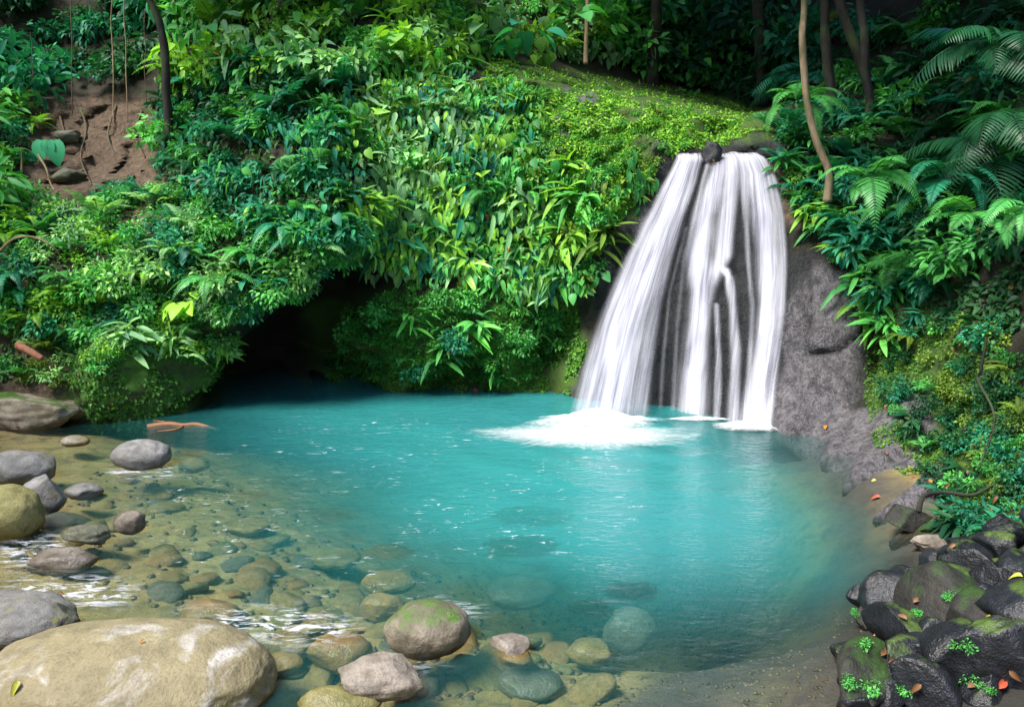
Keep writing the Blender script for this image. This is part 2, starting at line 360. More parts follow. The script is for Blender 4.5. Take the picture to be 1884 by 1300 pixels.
vor = t.n('ShaderNodeTexVoronoi', {'Vector': t.n('ShaderNodeVectorMath', {0: P, 1: t.n('ShaderNodeVectorMath', {0: t.n('ShaderNodeTexNoise', {'Vector': P, 'Scale': 3.0}).outputs['Color'], 'Scale': 0.25}, operation='SCALE').outputs[0]}, operation='ADD').outputs[0], 'Scale': 5.0, 'Randomness': 1.0})
vc = t.n('ShaderNodeSeparateColor', {0: vor.outputs['Color']}).outputs[0]
c = t.mix(t.ramp(n1, [(0.35, 0.0), (0.65, 1.0)]), (0.24, 0.19, 0.062), (0.40, 0.32, 0.12))
c = t.mix(t.math('MULTIPLY', t.ramp(vc, [(0.2, 0.0), (0.9, 1.0)]), 0.35), c, (0.36, 0.24, 0.10))
c = t.mix(t.math('MULTIPLY', t.ramp(n2, [(0.35, 1.0), (0.5, 0.0)]), 0.6), c, (0.055, 0.055, 0.03))
c = t.mix(t.math('MULTIPLY', t.ramp(n3, [(0.38, 1.0), (0.5, 0.0)]), 0.5), c, (0.05, 0.045, 0.035))
rb = t.attr('rockbed')
c = t.mix(t.math('MULTIPLY', rb, t.ramp(n1, [(0.25, 0.6), (0.5, 1.0)])), c, t.mix(n2, (0.028, 0.026, 0.022), (0.095, 0.085, 0.068)))
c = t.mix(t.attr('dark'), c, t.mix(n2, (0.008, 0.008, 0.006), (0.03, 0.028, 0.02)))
gm = t.done(t.bsdf(Base_Color=c, Roughness=0.85, Normal=t.bump(t.math('ADD', n2, t.math('MULTIPLY', n3, 0.4)), 0.7, 0.05)))
gfaces = grid_faces(len(gx), len(gy))
gpx, gpy = proj(GP); jit = nn * 300
def gsoft(poly):
    m = (inpoly(gpx + jit, gpy + jit, poly) & (G2[:, 1] > 2)).astype(float).reshape(GX.shape)
    for _ in range(4):
        m[1:-1] = (m[:-2] + 2 * m[1:-1] + m[2:]) / 4; m[:, 1:-1] = (m[:, :-2] + 2 * m[:, 1:-1] + m[:, 2:]) / 4
    return m.ravel()
rockbed = gsoft([(1400, 800), (1500, 790), (1900, 1000), (1900, 1180), (1560, 1330), (1000, 1330), (1250, 1230), (1420, 1150), (1520, 1020), (1480, 900), (1400, 850)])
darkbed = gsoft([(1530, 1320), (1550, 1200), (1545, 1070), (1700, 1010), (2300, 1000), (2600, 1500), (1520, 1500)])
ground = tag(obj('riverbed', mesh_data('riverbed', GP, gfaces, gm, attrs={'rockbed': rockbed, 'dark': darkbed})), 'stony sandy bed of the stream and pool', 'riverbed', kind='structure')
GB = BVHTree.FromPolygons(GP.tolist(), gfaces.tolist())
def bed_z(x, y):
    p, n, i, d = GB.ray_cast(Vector((x, y, 20)), Vector((0, 0, -1)))
    return p.z if p else 0.0
def hit_any(px, py):
    d = ray(px, py).normalized(); best = (None, None, 1e9)
    for b in (HB, GB):
        p, n, i, dist = b.ray_cast(CAM, d)
        if p is not None and dist < best[2]: best = (p, n if n.dot(d) < 0 else -n, dist)
    return best[0], best[1]

# ---------------------------------------------------------------- boulders
_ico = {}
def ico(sub):
    if sub not in _ico:
        import bmesh
        bm = bmesh.new(); bmesh.ops.create_icosphere(bm, subdivisions=sub, radius=1.0)
        bm.verts.ensure_lookup_table()
        _ico[sub] = (np.array([v.co[:] for v in bm.verts]), [[v.index for v in f.verts] for f in bm.faces]); bm.free()
    return _ico[sub]
def rock_verts(rx, ry, rz, seed, ang=0.0, sub=4, rough=0.12, cuts=7):
    V, Fc = ico(sub); V = V.copy(); r = np.random.default_rng(seed)
    if ang > 0:
        for _ in range(cuts):
            n = r.normal(size=3); n /= np.linalg.norm(n); d = 1 - ang * r.uniform(0.25, 0.75)
            s = V @ n; V = V - np.clip(s - d, 0, None)[:, None] * n * 0.92
    n1 = fractal(V, 0.85, 3, seed * 1.3); n2 = fractal(V, 3.2, 4, seed * 0.7 + 5); n3 = fractal(V, 9.0, 2, seed * 0.3 + 8)
    V = V * (1 + n1 * rough * 1.3 + n2 * rough * 0.30 + n3 * rough * 0.08)[:, None]
    return V * np.array([rx, ry, rz]), Fc
GREY = rock_material('stone_grey', (0.15, 0.148, 0.148), (0.31, 0.30, 0.29), (0.15, 0.135, 0.08), rough=0.75, speck=0.45)
TAN = rock_material('stone_tan', (0.30, 0.255, 0.145), (0.225, 0.19, 0.11), (0.46, 0.43, 0.40), rough=0.7, speck=0.25, scale=0.8, wet=0.5)
OLIVE = rock_material('stone_olive', (0.19, 0.18, 0.06), (0.29, 0.26, 0.11), rough=0.7, speck=0.3)
LICHEN = rock_material('stone_lichen', (0.20, 0.195, 0.185), (0.27, 0.255, 0.235), (0.25, 0.25, 0.08), rough=0.8, speck=0.6, scale=1.6)
MOSSY = rock_material('stone_mossy', (0.20, 0.17, 0.12), (0.42, 0.37, 0.29), (0.15, 0.13, 0.07), moss=0.22, rough=0.75, speck=0.45, wet=0.7)
CENTRE = rock_material('stone_brown_grey', (0.10, 0.088, 0.062), (0.26, 0.22, 0.17), (0.09, 0.08, 0.045), moss=0.1, mosscol=(0.06, 0.14, 0.015), rough=0.7, speck=0.5, wet=0.8)
PALE = rock_material('stone_pale', (0.17, 0.14, 0.105), (0.31, 0.27, 0.235), (0.08, 0.065, 0.045), rough=0.7, speck=0.5, wet=0.6)
BROWN = rock_material('stone_brown', (0.22, 0.135, 0.045), (0.33, 0.21, 0.075), rough=0.6, speck=0.3, wet=0.1)
ALGAE = rock_material('stone_algae', (0.19, 0.145, 0.05), (0.29, 0.21, 0.075), (0.12, 0.105, 0.055), rough=0.7, speck=0.4, wet=0.0)
SUNK = rock_material('stone_sunken', (0.075, 0.085, 0.065), (0.14, 0.14, 0.095), rough=0.7, speck=0.5, wet=0.0)
DARK = rock_material('stone_dark_wet', (0.0045, 0.005, 0.0065), (0.017, 0.019, 0.026), (0.01, 0.01, 0.008), moss=0.05, mosscol=(0.06, 0.10, 0.02), rough=0.42, speck=0.5, scale=1.2, spec=0.4, wet=0.0, bumpk=0.5)
BLUE = rock_material('stone_blue_grey', (0.10, 0.11, 0.14), (0.20, 0.21, 0.25), rough=0.5, speck=0.3, scale=1.4, spec=0.5)
DMOSS = rock_material('stone_dark_mossy', (0.012, 0.012, 0.011), (0.035, 0.032, 0.028), (0.02, 0.018, 0.014), moss=0.25, mosscol=(0.022, 0.052, 0.009), rough=0.65, speck=0.5, scale=1.5, wet=0.5)
GREENM = rock_material('rock_all_moss', (0.05, 0.075, 0.03), (0.09, 0.13, 0.04), moss=0.95, mosscol=(0.05, 0.125, 0.018), rough=0.9, speck=0.4, scale=2.0, wet=0.5)

SUBROCKS = []
def boulder(name, cat, label, cx, w, top, base, mat, seed, dr=0.8, ang=0.0, zb=None, sub=4, rough=0.12, rot=0.0, group=None, rzk=0.62, Y=None, tilt=0.0):
    """photo position -> a stone of real size standing on the bed; zb None = it breaks the water, else the height of its foot"""
    z0 = 0.0 if zb is None else zb
    if Y is None: p = onz(cx, base, z0)
    else: p = at(cx, base, Y)
    rx = 0.5 * w * p.y / F / CP; ry = rx * dr
    yc = p.y + ry * 0.75
    ztop = at(cx, top, yc).z
    h = max(ztop - z0, 0.06)
    rz = max(h * rzk, 0.35 * rx)
    loc = (p.x * yc / p.y, yc, ztop - rz)
    V, Fc = rock_verts(rx, ry, rz, seed, ang, sub, rough)
    V[:, 2] += rz - V[:, 2].max()
    V[:, 0] *= rx * 2 / (V[:, 0].max() - V[:, 0].min()); V[:, 0] -= 0.5 * (V[:, 0].max() + V[:, 0].min())
    if rot or tilt:
        M = np.array(Matrix.Rotation(rot, 3, 'Z') @ Matrix.Rotation(tilt, 3, 'Y')); V = V @ M.T
    o = obj(name, mesh_data(name, V, Fc, mat), None, loc)
    tag(o, label, cat, group)
    SUBROCKS.append(o)
    return o
B = boulder
big = B('boulder', 'boulder', 'largest boulder, smooth and tan with pale patches, at the bottom left corner', 243, 650, 1163, 1345, TAN, 11, 0.62, sub=6, rough=0.07, rot=-0.05)
B('boulder', 'boulder', 'grey boulder flecked with yellow lichen just behind the largest tan boulder', 20, 260, 1100, 1190, LICHEN, 12, 0.7, 0.25, sub=5, rough=0.08)
B('boulder', 'boulder', 'dark notched rock against the right end of the lichen-flecked boulder', 118, 72, 1108, 1170, SUNK, 13, 0.8, 0.5, rough=0.14)
B('boulder', 'boulder', 'round boulder with a bright moss patch standing in the shallows at the centre front', 788, 178, 1111, 1212, CENTRE, 15, 0.85, 0.12, sub=5, rough=0.07, rot=0.1)
B('boulder', 'boulder', 'angular rock with a pale left face and a black wet right face', 706, 178, 1208, 1290, PALE, 17, 0.7, 0.9, sub=5, rough=0.12)
B('stone', 'stone', 'flat olive stone cut by the bottom edge below the angular pale rock', 625, 175, 1268, 1310, OLIVE, 18, 0.5, 0.1)
B('stone', 'stone', 'small stone with a pale crown poking out right of the moss-patched boulder', 938, 84, 1172, 1210, PALE, 19, 0.8, 0.8, rough=0.14)
B('boulder', 'boulder', 'pale-topped grey boulder alone in the shallows below the left bank', 263, 114, 809, 862, GREY, 20, 0.7, 0.12, sub=5, rough=0.06)
B('boulder', 'boulder', 'pale grey boulder at the back of the cluster on the left edge', 35, 150, 830, 893, GREY, 21, 0.7, 0.2, sub=5, rough=0.08)
B('boulder', 'boulder', 'grey block wedged in front of the pale boulder of the left cluster', 83, 80, 874, 945, GREY, 22, 0.8, 0.55, rough=0.1)
B('boulder', 'boulder', 'olive rounded boulder at the front of the cluster on the left edge', 18, 138, 893, 990, OLIVE, 23, 0.75, 0.1, sub=5, rough=0.07)
B('stone', 'stone', 'low flat stone with a pale top beside the grey block', 155, 76, 888, 918, GREY, 24, 0.6, 0.3, rough=0.1)
B('stone', 'stone', 'small whitish stone with brown shoulders alone in the current', 240, 62, 938, 980, PALE, 25, 0.8, 0.35)
B('stone', 'stone', 'dark rough stone nearest the small whitish one', 160, 95, 966, 1004, SUNK, 26, 0.6, 0.5, rough=0.16)
B('stone', 'stone', 'long flat pinkish stone lying in the riffle', 118, 140, 1009, 1043, PALE, 27, 0.5, 0.4, rough=0.12)
B('stone', 'stone', 'small tan stone in the water off the left bank', 140, 54, 801, 821, TAN, 28, 0.6, 0.3)
B('stone', 'stone', 'tan stone wedged against the mossy rock at the left shore', 136, 76, 735, 768, TAN, 29, 0.7, 0.4, Y=11.2)
B('boulder', 'rock', 'low bank slab with a tan rim and mossy middle at the left edge', 40, 230, 722, 792, MOSSY, 30, 0.6, 0.4, sub=5, rough=0.14)
B('stone', 'stone', 'tan earth-stained stone on top of the left bank slab', 20, 120, 690, 722, TAN, 31, 0.6, 0.4, Y=11.4, zb=.3)
# the moss-covered rock beside the dark cave
B('mossy_rock', 'rock', 'huge rounded moss-covered rock at the water left of the dark cave', 285, 270, 590, 768, GREENM, 33, 0.9, 0.6, sub=6, rough=0.28, rzk=0.62)
# sunken stones seen through the water
for (lab, cx, w, top, base, m, sd, zb, an) in [
    ('orange-brown stone just under the water left of the moss-patched boulder', 628, 128, 1168, 1238, BROWN, 41, -0.22, 0.4),
    ('grey-green slab under the water at the bottom centre', 975, 134, 1236, 1290, SUNK, 42, -0.30, 0.35),
    ('dark grey rock with a clear shadow under the water right of centre', 1158, 110, 1118, 1198, SUNK, 43, -0.45, 0.3),
    ('olive sunken stone beside the dark grey sunken rock', 1085, 100, 1178, 1226, ALGAE, 44, -0.42, 0.4),
    ('sunken stone with a grey face above the yellow-olive one', 716, 110, 1052, 1096, ALGAE, 45, -0.35, 0.3),
    ('yellow-olive sunken stone behind the moss-patched boulder', 706, 94, 1094, 1142, BROWN, 46, -0.30, 0.4),
    ('dark long rock far under the water at the edge of the deep', 980, 165, 1016, 1062, SUNK, 47, -0.55, 0.2),
    ('blurred dark rock under the water below the long one', 960, 150, 1066, 1118, SUNK, 48, -0.5, 0.3),
    ('brown flat slab under the riffle above the tan boulder', 392, 124, 1106, 1162, BROWN, 49, -0.22, 0.4),
    ('small sunken stone beside the lone pale-topped boulder', 357, 60, 842, 868, ALGAE, 50, -0.2, 0.2),
    ('brown sunken stone under the pale-crowned small stone', 945, 80, 1195, 1232, BROWN, 51, -0.3, 0.4),
    ('olive stone at the end of the white riffle', 540, 90, 1170, 1215, ALGAE, 52, -0.24, 0.3),
    ('dark stone in the white riffle', 585, 70, 1135, 1168, ALGAE, 53, -0.12, 0.4),
    ('sunken pale olive stone at mid pool on the left', 455, 90, 955, 985, ALGAE, 54, -0.4, 0.3),
    ('sunken stone between the brown slab and the boulder', 520, 90, 1205, 1245, BROWN, 55, -0.25, 0.4),
    ('olive hump under the ripples at mid pool', 620, 100, 1010, 1045, ALGAE, 56, -0.5, 0.2)]:
    B('sunken_stone', 'stone', lab, cx, w, top, base, m, sd, 0.75, an, zb=zb, rough=0.1)
# right shore
for (nm, lab, cx, w, top, base, m, sd, zb, dr, an) in [
    ('boulder', 'mossy grey rock at the water on the right shore', 1672, 110, 930, 992, DMOSS, 61, 0.0, 0.8, 0.85),
    ('stone', 'tan flat stone right of the mossy shore rock', 1715, 80, 985, 1015, PALE, 62, 0.05, 0.6, 0.4),
    ('stone', 'second tan flat stone at the foot of the right bank', 1770, 70, 990, 1022, PALE, 63, 0.1, 0.6, 0.45),
    ('boulder', 'black wet rock with a bluish sheen nearest the water on the right', 1625, 150, 1062, 1150, DARK, 64, 0.0, 0.8, 0.85),
    ('boulder', 'low black wet rock behind the others on the right shore', 1745, 150, 1040, 1112, DARK, 65, 0.1, 0.7, 0.85),
    ('boulder', 'black wet rock in the middle of the right shore pile', 1745, 120, 1096, 1180, DARK, 66, 0.1, 0.8, 0.85),
    ('boulder', 'pale blue-grey flat rock at the right edge', 1862, 140, 1128, 1245, BLUE, 67, 0.2, 0.7, 0.85),
    ('boulder', 'mossy dark rock leaning in the right shore pile', 1702, 120, 1160, 1272, DMOSS, 68, 0.05, 0.7, 0.85),
    ('boulder', 'grey-brown rock lowest in the right shore pile, cut by the bottom edge', 1600, 140, 1198, 1310, DARK, 69, 0.0, 0.8, 0.85),
    ('boulder', 'small moss-topped rock below the bluish wet rock', 1610, 80, 1110, 1172, DMOSS, 70, 0.0, 0.8, 0.85),
    ('boulder', 'dark rock at the top of the right bank edge', 1850, 90, 950, 1005, DARK, 71, 0.5, 0.8, 0.5),
    ('boulder', 'black rock in the bottom right corner', 1830, 150, 1235, 1330, DARK, 72, 0.25, 0.8, 0.85),
    ('boulder', 'dark rock between the black pile and the mossy bank', 1850, 120, 1050, 1135, DARK, 73, 0.3, 0.7, 0.85),
    ('stone', 'small grey stone above the leaning mossy rock', 1745, 60, 1160, 1212, BLUE, 74, 0.25, 0.8, 0.5)]:
    B(nm, 'rock', lab, cx, w, top, base, m, sd, dr, an, zb=zb, rough=0.11, sub=5)

pk = []
while len(pk) < 34:
    px, py = rng.uniform(1545, 1900), rng.uniform(1050, 1310)
    if not inpoly([px], [py], [(1550, 1320), (1560, 1180), (1590, 1090), (1720, 1035), (1900, 1040), (1900, 1320)])[0]: continue
    if any((px - a) ** 2 + ((py - b) * 1.3) ** 2 < 42 ** 2 for a, b in pk): continue
    pk.append((px, py)); p = onz(px, py, .15); z = bed_z(p.x, p.y); w_ = rng.uniform(.15, .36); sd = 300 + len(pk)
    V, Fc = rock_verts(w_, w_ * .8, w_ * rng.uniform(.55, .85), sd, .85, 4, .10)
    o = tag(obj('stone', mesh_data('stone', V, Fc, [DARK, DARK, DARK, DMOSS][len(pk) % 4 if len(pk) % 8 < 4 else 0]), None, (p.x, p.y, z + w_ * .25)), ('dark mossy' if len(pk) % 8 == 3 else 'black wet') + ' stone filling the pile of rocks on the right shore', 'rock', 'rocks of the right shore pile')
    o.rotation_euler = (rng.normal() * .3, rng.normal() * .3, rng.uniform(0, 6.28)); SUBROCKS.append(o)
B('stone', 'rock', 'dark rock splitting the lip of the waterfall', 1308, 36, 258, 300, DARK, 75, 0.8, 0.5, Y=12.9, zb=3.6)
for lab, cx, w, top, base, sd, zb in [('broad black ledge of rock behind the right shore pile', 1800, 330, 1020, 1120, 81, .2), ('broad black rock mass low at the right edge', 1850, 260, 1130, 1330, 82, .2)]:
    B('boulder', 'rock', lab, cx, w, top, base, DARK, sd, .5, .85, zb=zb, sub=5, rough=.14)
# many look-alike stones scattered over the shallow bed
SHALLOW = [(60, 900), (330, 830), (560, 960), (760, 1040), (1080, 1120), (1120, 1280), (820, 1290), (560, 1250), (480, 1180), (200, 1090), (20, 1060)]
protos = []
for k in range(6):
    V, Fc = rock_verts(1, 0.75, 0.5, 100 + k, 0.35, 3, 0.12)
    protos.append(mesh_data('bed_stone', V, Fc, [ALGAE, BROWN, SUNK, ALGAE, OLIVE, BROWN][k]))
spots = []
while len(spots) < 90:
    px, py = rng.uniform(20, 1130), rng.uniform(830, 1290)
    if not inpoly([px], [py], SHALLOW)[0]: continue
    p = onz(px, py, -0.25)
    if any((p.x - a) ** 2 + (p.y - b) ** 2 < 0.03 for a, b in spots): continue
    z = bed_z(p.x, p.y)
    spots.append((p.x, p.y))
    o = obj('bed_stone', protos[len(spots) % 6], None, (p.x, p.y, z + 0.01))
    s = rng.uniform(0.06, 0.22) * (1.25 if rng.random() < 0.2 else 1)
    o.scale = (s, s, s * rng.uniform(0.6, 1.0)); o.rotation_euler = (rng.normal() * .2, rng.normal() * .2, rng.uniform(0, 6.28))
    tag(o, 'small brown stone lying on the shallow stream bed under clear water', 'stone', 'stones on the shallow bed')
    SUBROCKS.append(o)
# gravel: nobody could count it
gv, gf = [], []; V0, F0 = ico(1)
for k in range(2600):
    if k < 1900:
        px, py = rng.uniform(0, 1150), rng.uniform(800, 1299)
        if not inpoly([px], [py], SHALLOW)[0]: continue
    else: px, py = rng.uniform(1000, 1620), rng.uniform(1120, 1299)
    p, n = hit_any(px, py)
    if p is None or p.z > 0.25: continue
    s = rng.uniform(0.012, 0.05) if k < 1900 else rng.uniform(0.008, 0.022)
    M = np.array(Matrix.Rotation(rng.uniform(0, 6.28), 3, 'Z'))
    Vv = (V0 * (1 + 0.25 * rng.normal(size=(len(V0), 1))) * np.array([s, s * .75, s * .5])) @ M.T + np.array(p)
    b = len(gv) * len(V0); gv.append(Vv); gf += [[i + b for i in f] for f in F0]
tag(obj('gravel', mesh_data('gravel', np.concatenate(gv), gf, rock_material('gravel_mix', (0.09, 0.072, 0.04), (0.18, 0.14, 0.08), (0.08, 0.075, 0.06), wet=0.2))), 'gravel and pebbles over the shallow bed', 'gravel', kind='stuff')

# ---------------------------------------------------------------- pool water
wx = np.arange(-12, 6.6, 0.06); wy = np.arange(1.6, 17.0, 0.06)
WX, WY = np.meshgrid(wx, wy, indexing='ij')
W2 = np.c_[WX.ravel(), WY.ravel()]
bv, bf = [GP.tolist()], [gfaces.tolist()]; base = len(GP)
AV, AF = list(GP.tolist()), list(gfaces.tolist())
bpy.context.view_layer.update()
for o in SUBROCKS:
    M = np.array(o.matrix_world); me = o.data
    co = np.empty(len(me.vertices) * 3); me.vertices.foreach_get('co', co); co = co.reshape(-1, 3)
    co = co @ M[:3, :3].T + M[:3, 3]
    b = len(AV); AV += co.tolist(); AF += [[i + b for i in p.vertices] for p in me.polygons]
AB = BVHTree.FromPolygons(AV, AF)
dep = np.empty(len(W2)); dn = Vector((0, 0, -1))
for i, (x, y) in enumerate(W2):
    p = AB.ray_cast(Vector((x, y, 4)), dn)[0]
    dep[i] = min(3.0, max(0.0, -p.z)) if p else 2.0
wpx, wpy = proj(np.c_[W2, np.zeros(len(W2))])
bedd = np.clip(-bedf(W2), 0, 3)
turb = np.clip(0.6 * bedd + 0.4 * dep, 0, 3)
def soft(polys, n=3):
    m = np.zeros(len(W2))
    for p in polys: m = np.maximum(m, inpoly(wpx, wpy, p).astype(float))
    m = m.reshape(WX.shape)
    for _ in range(n):
        m[1:-1] = (m[:-2] + 2 * m[1:-1] + m[2:]) / 4; m[:, 1:-1] = (m[:, :-2] + 2 * m[:, 1:-1] + m[:, 2:]) / 4
    return m.ravel()
riffle = soft([[(440, 1128), (520, 1118), (650, 1145), (640, 1172), (560, 1176), (450, 1165)], [(0, 1062), (230, 1068), (250, 1105), (140, 1118), (0, 1090)], [(700, 1205), (800, 1205), (800, 1222), (705, 1225)],
               [(800, 1104), (880, 1112), (870, 1128), (790, 1118)], [(0, 1000), (110, 985), (120, 1030), (0, 1045)], [(340, 1120), (450, 1126), (440, 1165), (340, 1160)], [(205, 858), (320, 858), (320, 875), (205, 875)]], 5)
painted_glint = soft([[(260, 870), (520, 770), (900, 760), (1250, 860), (1300, 960), (900, 1110), (560, 1120), (230, 1000)]], 30)
wz = 0.010 * np.sin(W2[:, 0] * 2.1 + 3 * np.sin(W2[:, 1] * 0.6)) * np.sin(W2[:, 1] * 3.3)
fall = onz(1200, 775); dd = np.hypot(W2[:, 0] - fall.x, W2[:, 1] - fall.y)
wz += 0.02 * np.exp(-dd / 2.0) * np.sin(dd * 9 + 0.7 * np.sin(W2[:, 0] * 5))
wz += riffle * 0.03 * fractal(np.c_[W2 * np.array([2.0, 4.0]), np.zeros(len(W2))], 2.0, 3)
t = NT('pool_water')
P = t.geo('Position')
n1 = t.noise(t.mapping(P, (1.0, 2.4, 1)), 3.2, 3, 0.55, 0.5)
n2 = t.noise(t.mapping(P, (1.0, 2.2, 1)), 11.0, 3, 0.6, 0.6)
h = t.math('ADD', n1, t.math('MULTIPLY', n2, 0.45))
nb = t.bump(h, 0.22, 0.12)
D = t.attr('turb')
milky = t.math('SUBTRACT', 1.0, t.math('POWER', 2.718, t.math('MULTIPLY', t.math('ADD', t.math('POWER', D, 2.0), t.math('MULTIPLY', D, 0.32)), -0.85)), True)
D2 = t.attr('depth')
tint = t.n('ShaderNodeCombineColor', {0: t.math('POWER', 0.60, D2), 1: t.math('POWER', 0.86, D2), 2: t.math('POWER', 0.80, D2)}).outputs[0]
tr = t.n('ShaderNodeBsdfTransparent', {'Color': tint}).outputs[0]
body = t.mix(t.noise(P, 0.5, 3, 0.5, 0.5), (0.030, 0.18, 0.202), (0.024, 0.232, 0.225))
df = t.n('ShaderNodeBsdfDiffuse', {'Color': body}).outputs[0]
sh = t.mixsh(milky, tr, df)
foamn = t.noise(t.mapping(P, (1.5, 5.0, 1)), 3.0, 5, 0.7, 0.8)
rf = t.math('MULTIPLY', t.attr('riffle'), t.ramp(foamn, [(0.50, 0.0), (0.62, 1.0)]))
fl = t.math('MULTIPLY', t.math('MULTIPLY', t.attr('painted_glint'), t.ramp(t.noise(P, 0.9, 2), [(0.42, 0.0), (0.6, 1.0)])), t.ramp(t.noise(t.mapping(P, (1.0, 2.6, 1)), 6.5, 4, 0.72, 1.0), [(0.615, 0.0), (0.68, 0.85)]))  # sky sparkles on the ripples, painted into the colour as white flecks
foam = t.math('MAXIMUM', rf, fl)  # real riffle foam joined with the painted sparkles
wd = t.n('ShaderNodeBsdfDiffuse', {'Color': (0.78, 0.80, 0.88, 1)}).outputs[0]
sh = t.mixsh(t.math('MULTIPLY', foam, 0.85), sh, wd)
gl = t.n('ShaderNodeBsdfGlossy', {'Color': (1, 1, 1, 1), 'Roughness': 0.08, 'Normal': nb}).outputs[0]
fr = t.n('ShaderNodeFresnel', {'IOR': 1.33, 'Normal': nb}).outputs[0]
sh = t.mixsh(fr, sh, gl)
WATERM = t.done(sh)
water = tag(obj('pool_water', mesh_data('pool_water', np.c_[W2, wz], grid_faces(len(wx), len(wy)), WATERM, attrs={'depth': dep, 'turb': turb, 'riffle': riffle, 'painted_glint': painted_glint})), 'turquoise pool water running out clear over stones', 'water', kind='structure')

# ---------------------------------------------------------------- waterfall
def fall_material(name, seed, dens):
    t = NT(name)
    uv = t.tc('UV')
    a = t.noise(t.mapping(uv, (9.0, 0.2, 1), (seed, seed * .3, 0)), 3.0, 3, 0.55, 0.1)
    b = t.noise(t.mapping(uv, (40.0, 0.35, 1), (seed * 2, 0, 0)), 2.0, 2, 0.5, 0.0)
    w_ = t.noise(t.mapping(uv, (3.0, 0.6, 1), (seed * 3, 0, 0)), 2.0, 2, 0.5, 0.4)
    k = t.math('ADD', t.math('ADD', t.math('MULTIPLY', a, 0.50), t.math('MULTIPLY', b, 0.14)), t.math('MULTIPLY', w_, 0.36))
    op = t.attr('op')
    kr = t.ramp(k, [(0.33, 0.0), (0.64, 1.0)])
    al = t.math('MULTIPLY', op, t.math('ADD', 0.16, t.math('MULTIPLY', kr, dens)), True)
    c = t.mix(kr, (0.52, 0.52, 0.68), (0.86, 0.86, 0.92))  # shading within the strands painted in, lavender-grey to white by streak
    d = t.n('ShaderNodeBsdfDiffuse', {'Color': c}).outputs[0]
    tl = t.n('ShaderNodeBsdfTranslucent', {'Color': c}).outputs[0]
    w = t.mixsh(0.35, d, tl)
    tp = t.n('ShaderNodeBsdfTransparent').outputs[0]
    return t.done(t.mixsh(al, tp, w))
def poly_at(pts, py):
    ys = [p[1] for p in pts]; xs = [p[0] for p in pts]
    return float(np.interp(py, ys, xs))
wf = empty('waterfall', onz(1260, 765))
tag(wf, 'silky white waterfall in three strands dropping over dark rock into the pool', 'waterfall')
wfl = wf.location
def strand(py, P5):
    ys = [q[1] for q in P5]
    return (np.interp(py, ys, [q[0] for q in P5]), np.interp(py, ys, [q[2] for q in P5]), np.interp(py, ys, [q[3] for q in P5], left=0, right=0))
def stream(name, left, right, strands, layers, seed, Yf=None, off=0.10, nu=90, nv=110, label=None, dens=1.0, bulge=0.06):
    y0, y1 = left[0][1], left[-1][1]
    Vs, Fs, UV, OP = [], [], [], []
    H = np.zeros((nv, nu)); PX = np.zeros((nv, nu)); PY = np.zeros((nv, nu))
    for j in range(nv):
        s = j / (nv - 1); py = y0 + (y1 - y0) * s; xl, xr = poly_at(left, py), poly_at(right, py)
        for i in range(nu):
            u = i / (nu - 1); px = xl + (xr - xl) * u; p, n = hit(px, py)
            Yh = (p.y if p is not None and p.y < 14.5 else 13.2) - off
            if Yf: Yh = min(Yh, Yf[0] + (Yf[1] - Yf[0]) * s)
            H[j, i] = Yh - bulge * math.sin(PI * u); PX[j, i] = px; PY[j, i] = py
    for _ in range(16):   # the falling sheet is smoother than the rock behind it
        H[1:-1] = np.minimum(H[1:-1], (H[:-2] + H[1:-1] + H[2:]) / 3); H[1:-1] = (H[:-2] + H[1:-1] + H[2:]) / 3
        H[:, 1:-1] = (H[:, :-2] + H[:, 1:-1] + H[:, 2:]) / 3
    for L in range(layers):
        V = np.zeros((nv, nu, 3)); uvs = np.zeros((nv, nu, 2)); op = np.zeros((nv, nu))
        for j in range(nv):
            s = j / (nv - 1)
            for i in range(nu):
                V[j, i] = at(PX[j, i], PY[j, i], H[j, i] - 0.06 * L)
                if s < .05: V[j, i, 1] += .4 * (1 - s / .05)
                uvs[j, i] = (i / (nu - 1) * 1.15 + 3.7 * L + seed, s * (y1 - y0) / 130.0)
        k = np.ones((nv, nu))
        for P5 in strands:
            for j in range(nv):
                c_, w_, st = strand(PY[j, 0], P5); w_ = w_ * (1 + .12 * math.sin(PY[j, 0] * .045 + c_ * .3 + L * 2))
                k[j] *= 1 - st * np.exp(-np.abs((PX[j] - c_ + (L - .5) * 2) / (w_ * .93)) ** 2.8)
        e = np.minimum(np.linspace(0, 1, nu), np.linspace(1, 0, nu)) / .05
        op = (1 - k) * np.clip(e, 0, 1)[None] * np.clip(np.linspace(0, 1, nv) / .03, .4, 1)[:, None]
        V[-1, :, 2] = np.minimum(V[-1, :, 2], -0.01)
        b = sum(len(v) for v in Vs)
        Vs.append(V.reshape(-1, 3) - np.array(wfl)); Fs.append(grid_faces(nv, nu) + b); UV.append(uvs.reshape(-1, 2)); OP.append(op.ravel())
    o = obj(name, mesh_data(name, np.concatenate(Vs), np.concatenate(Fs), fall_material('falling_water', seed, dens), uv=np.concatenate(UV), attrs={'op': np.concatenate(OP)}), wf)
    if label: o['label'] = label
    return o
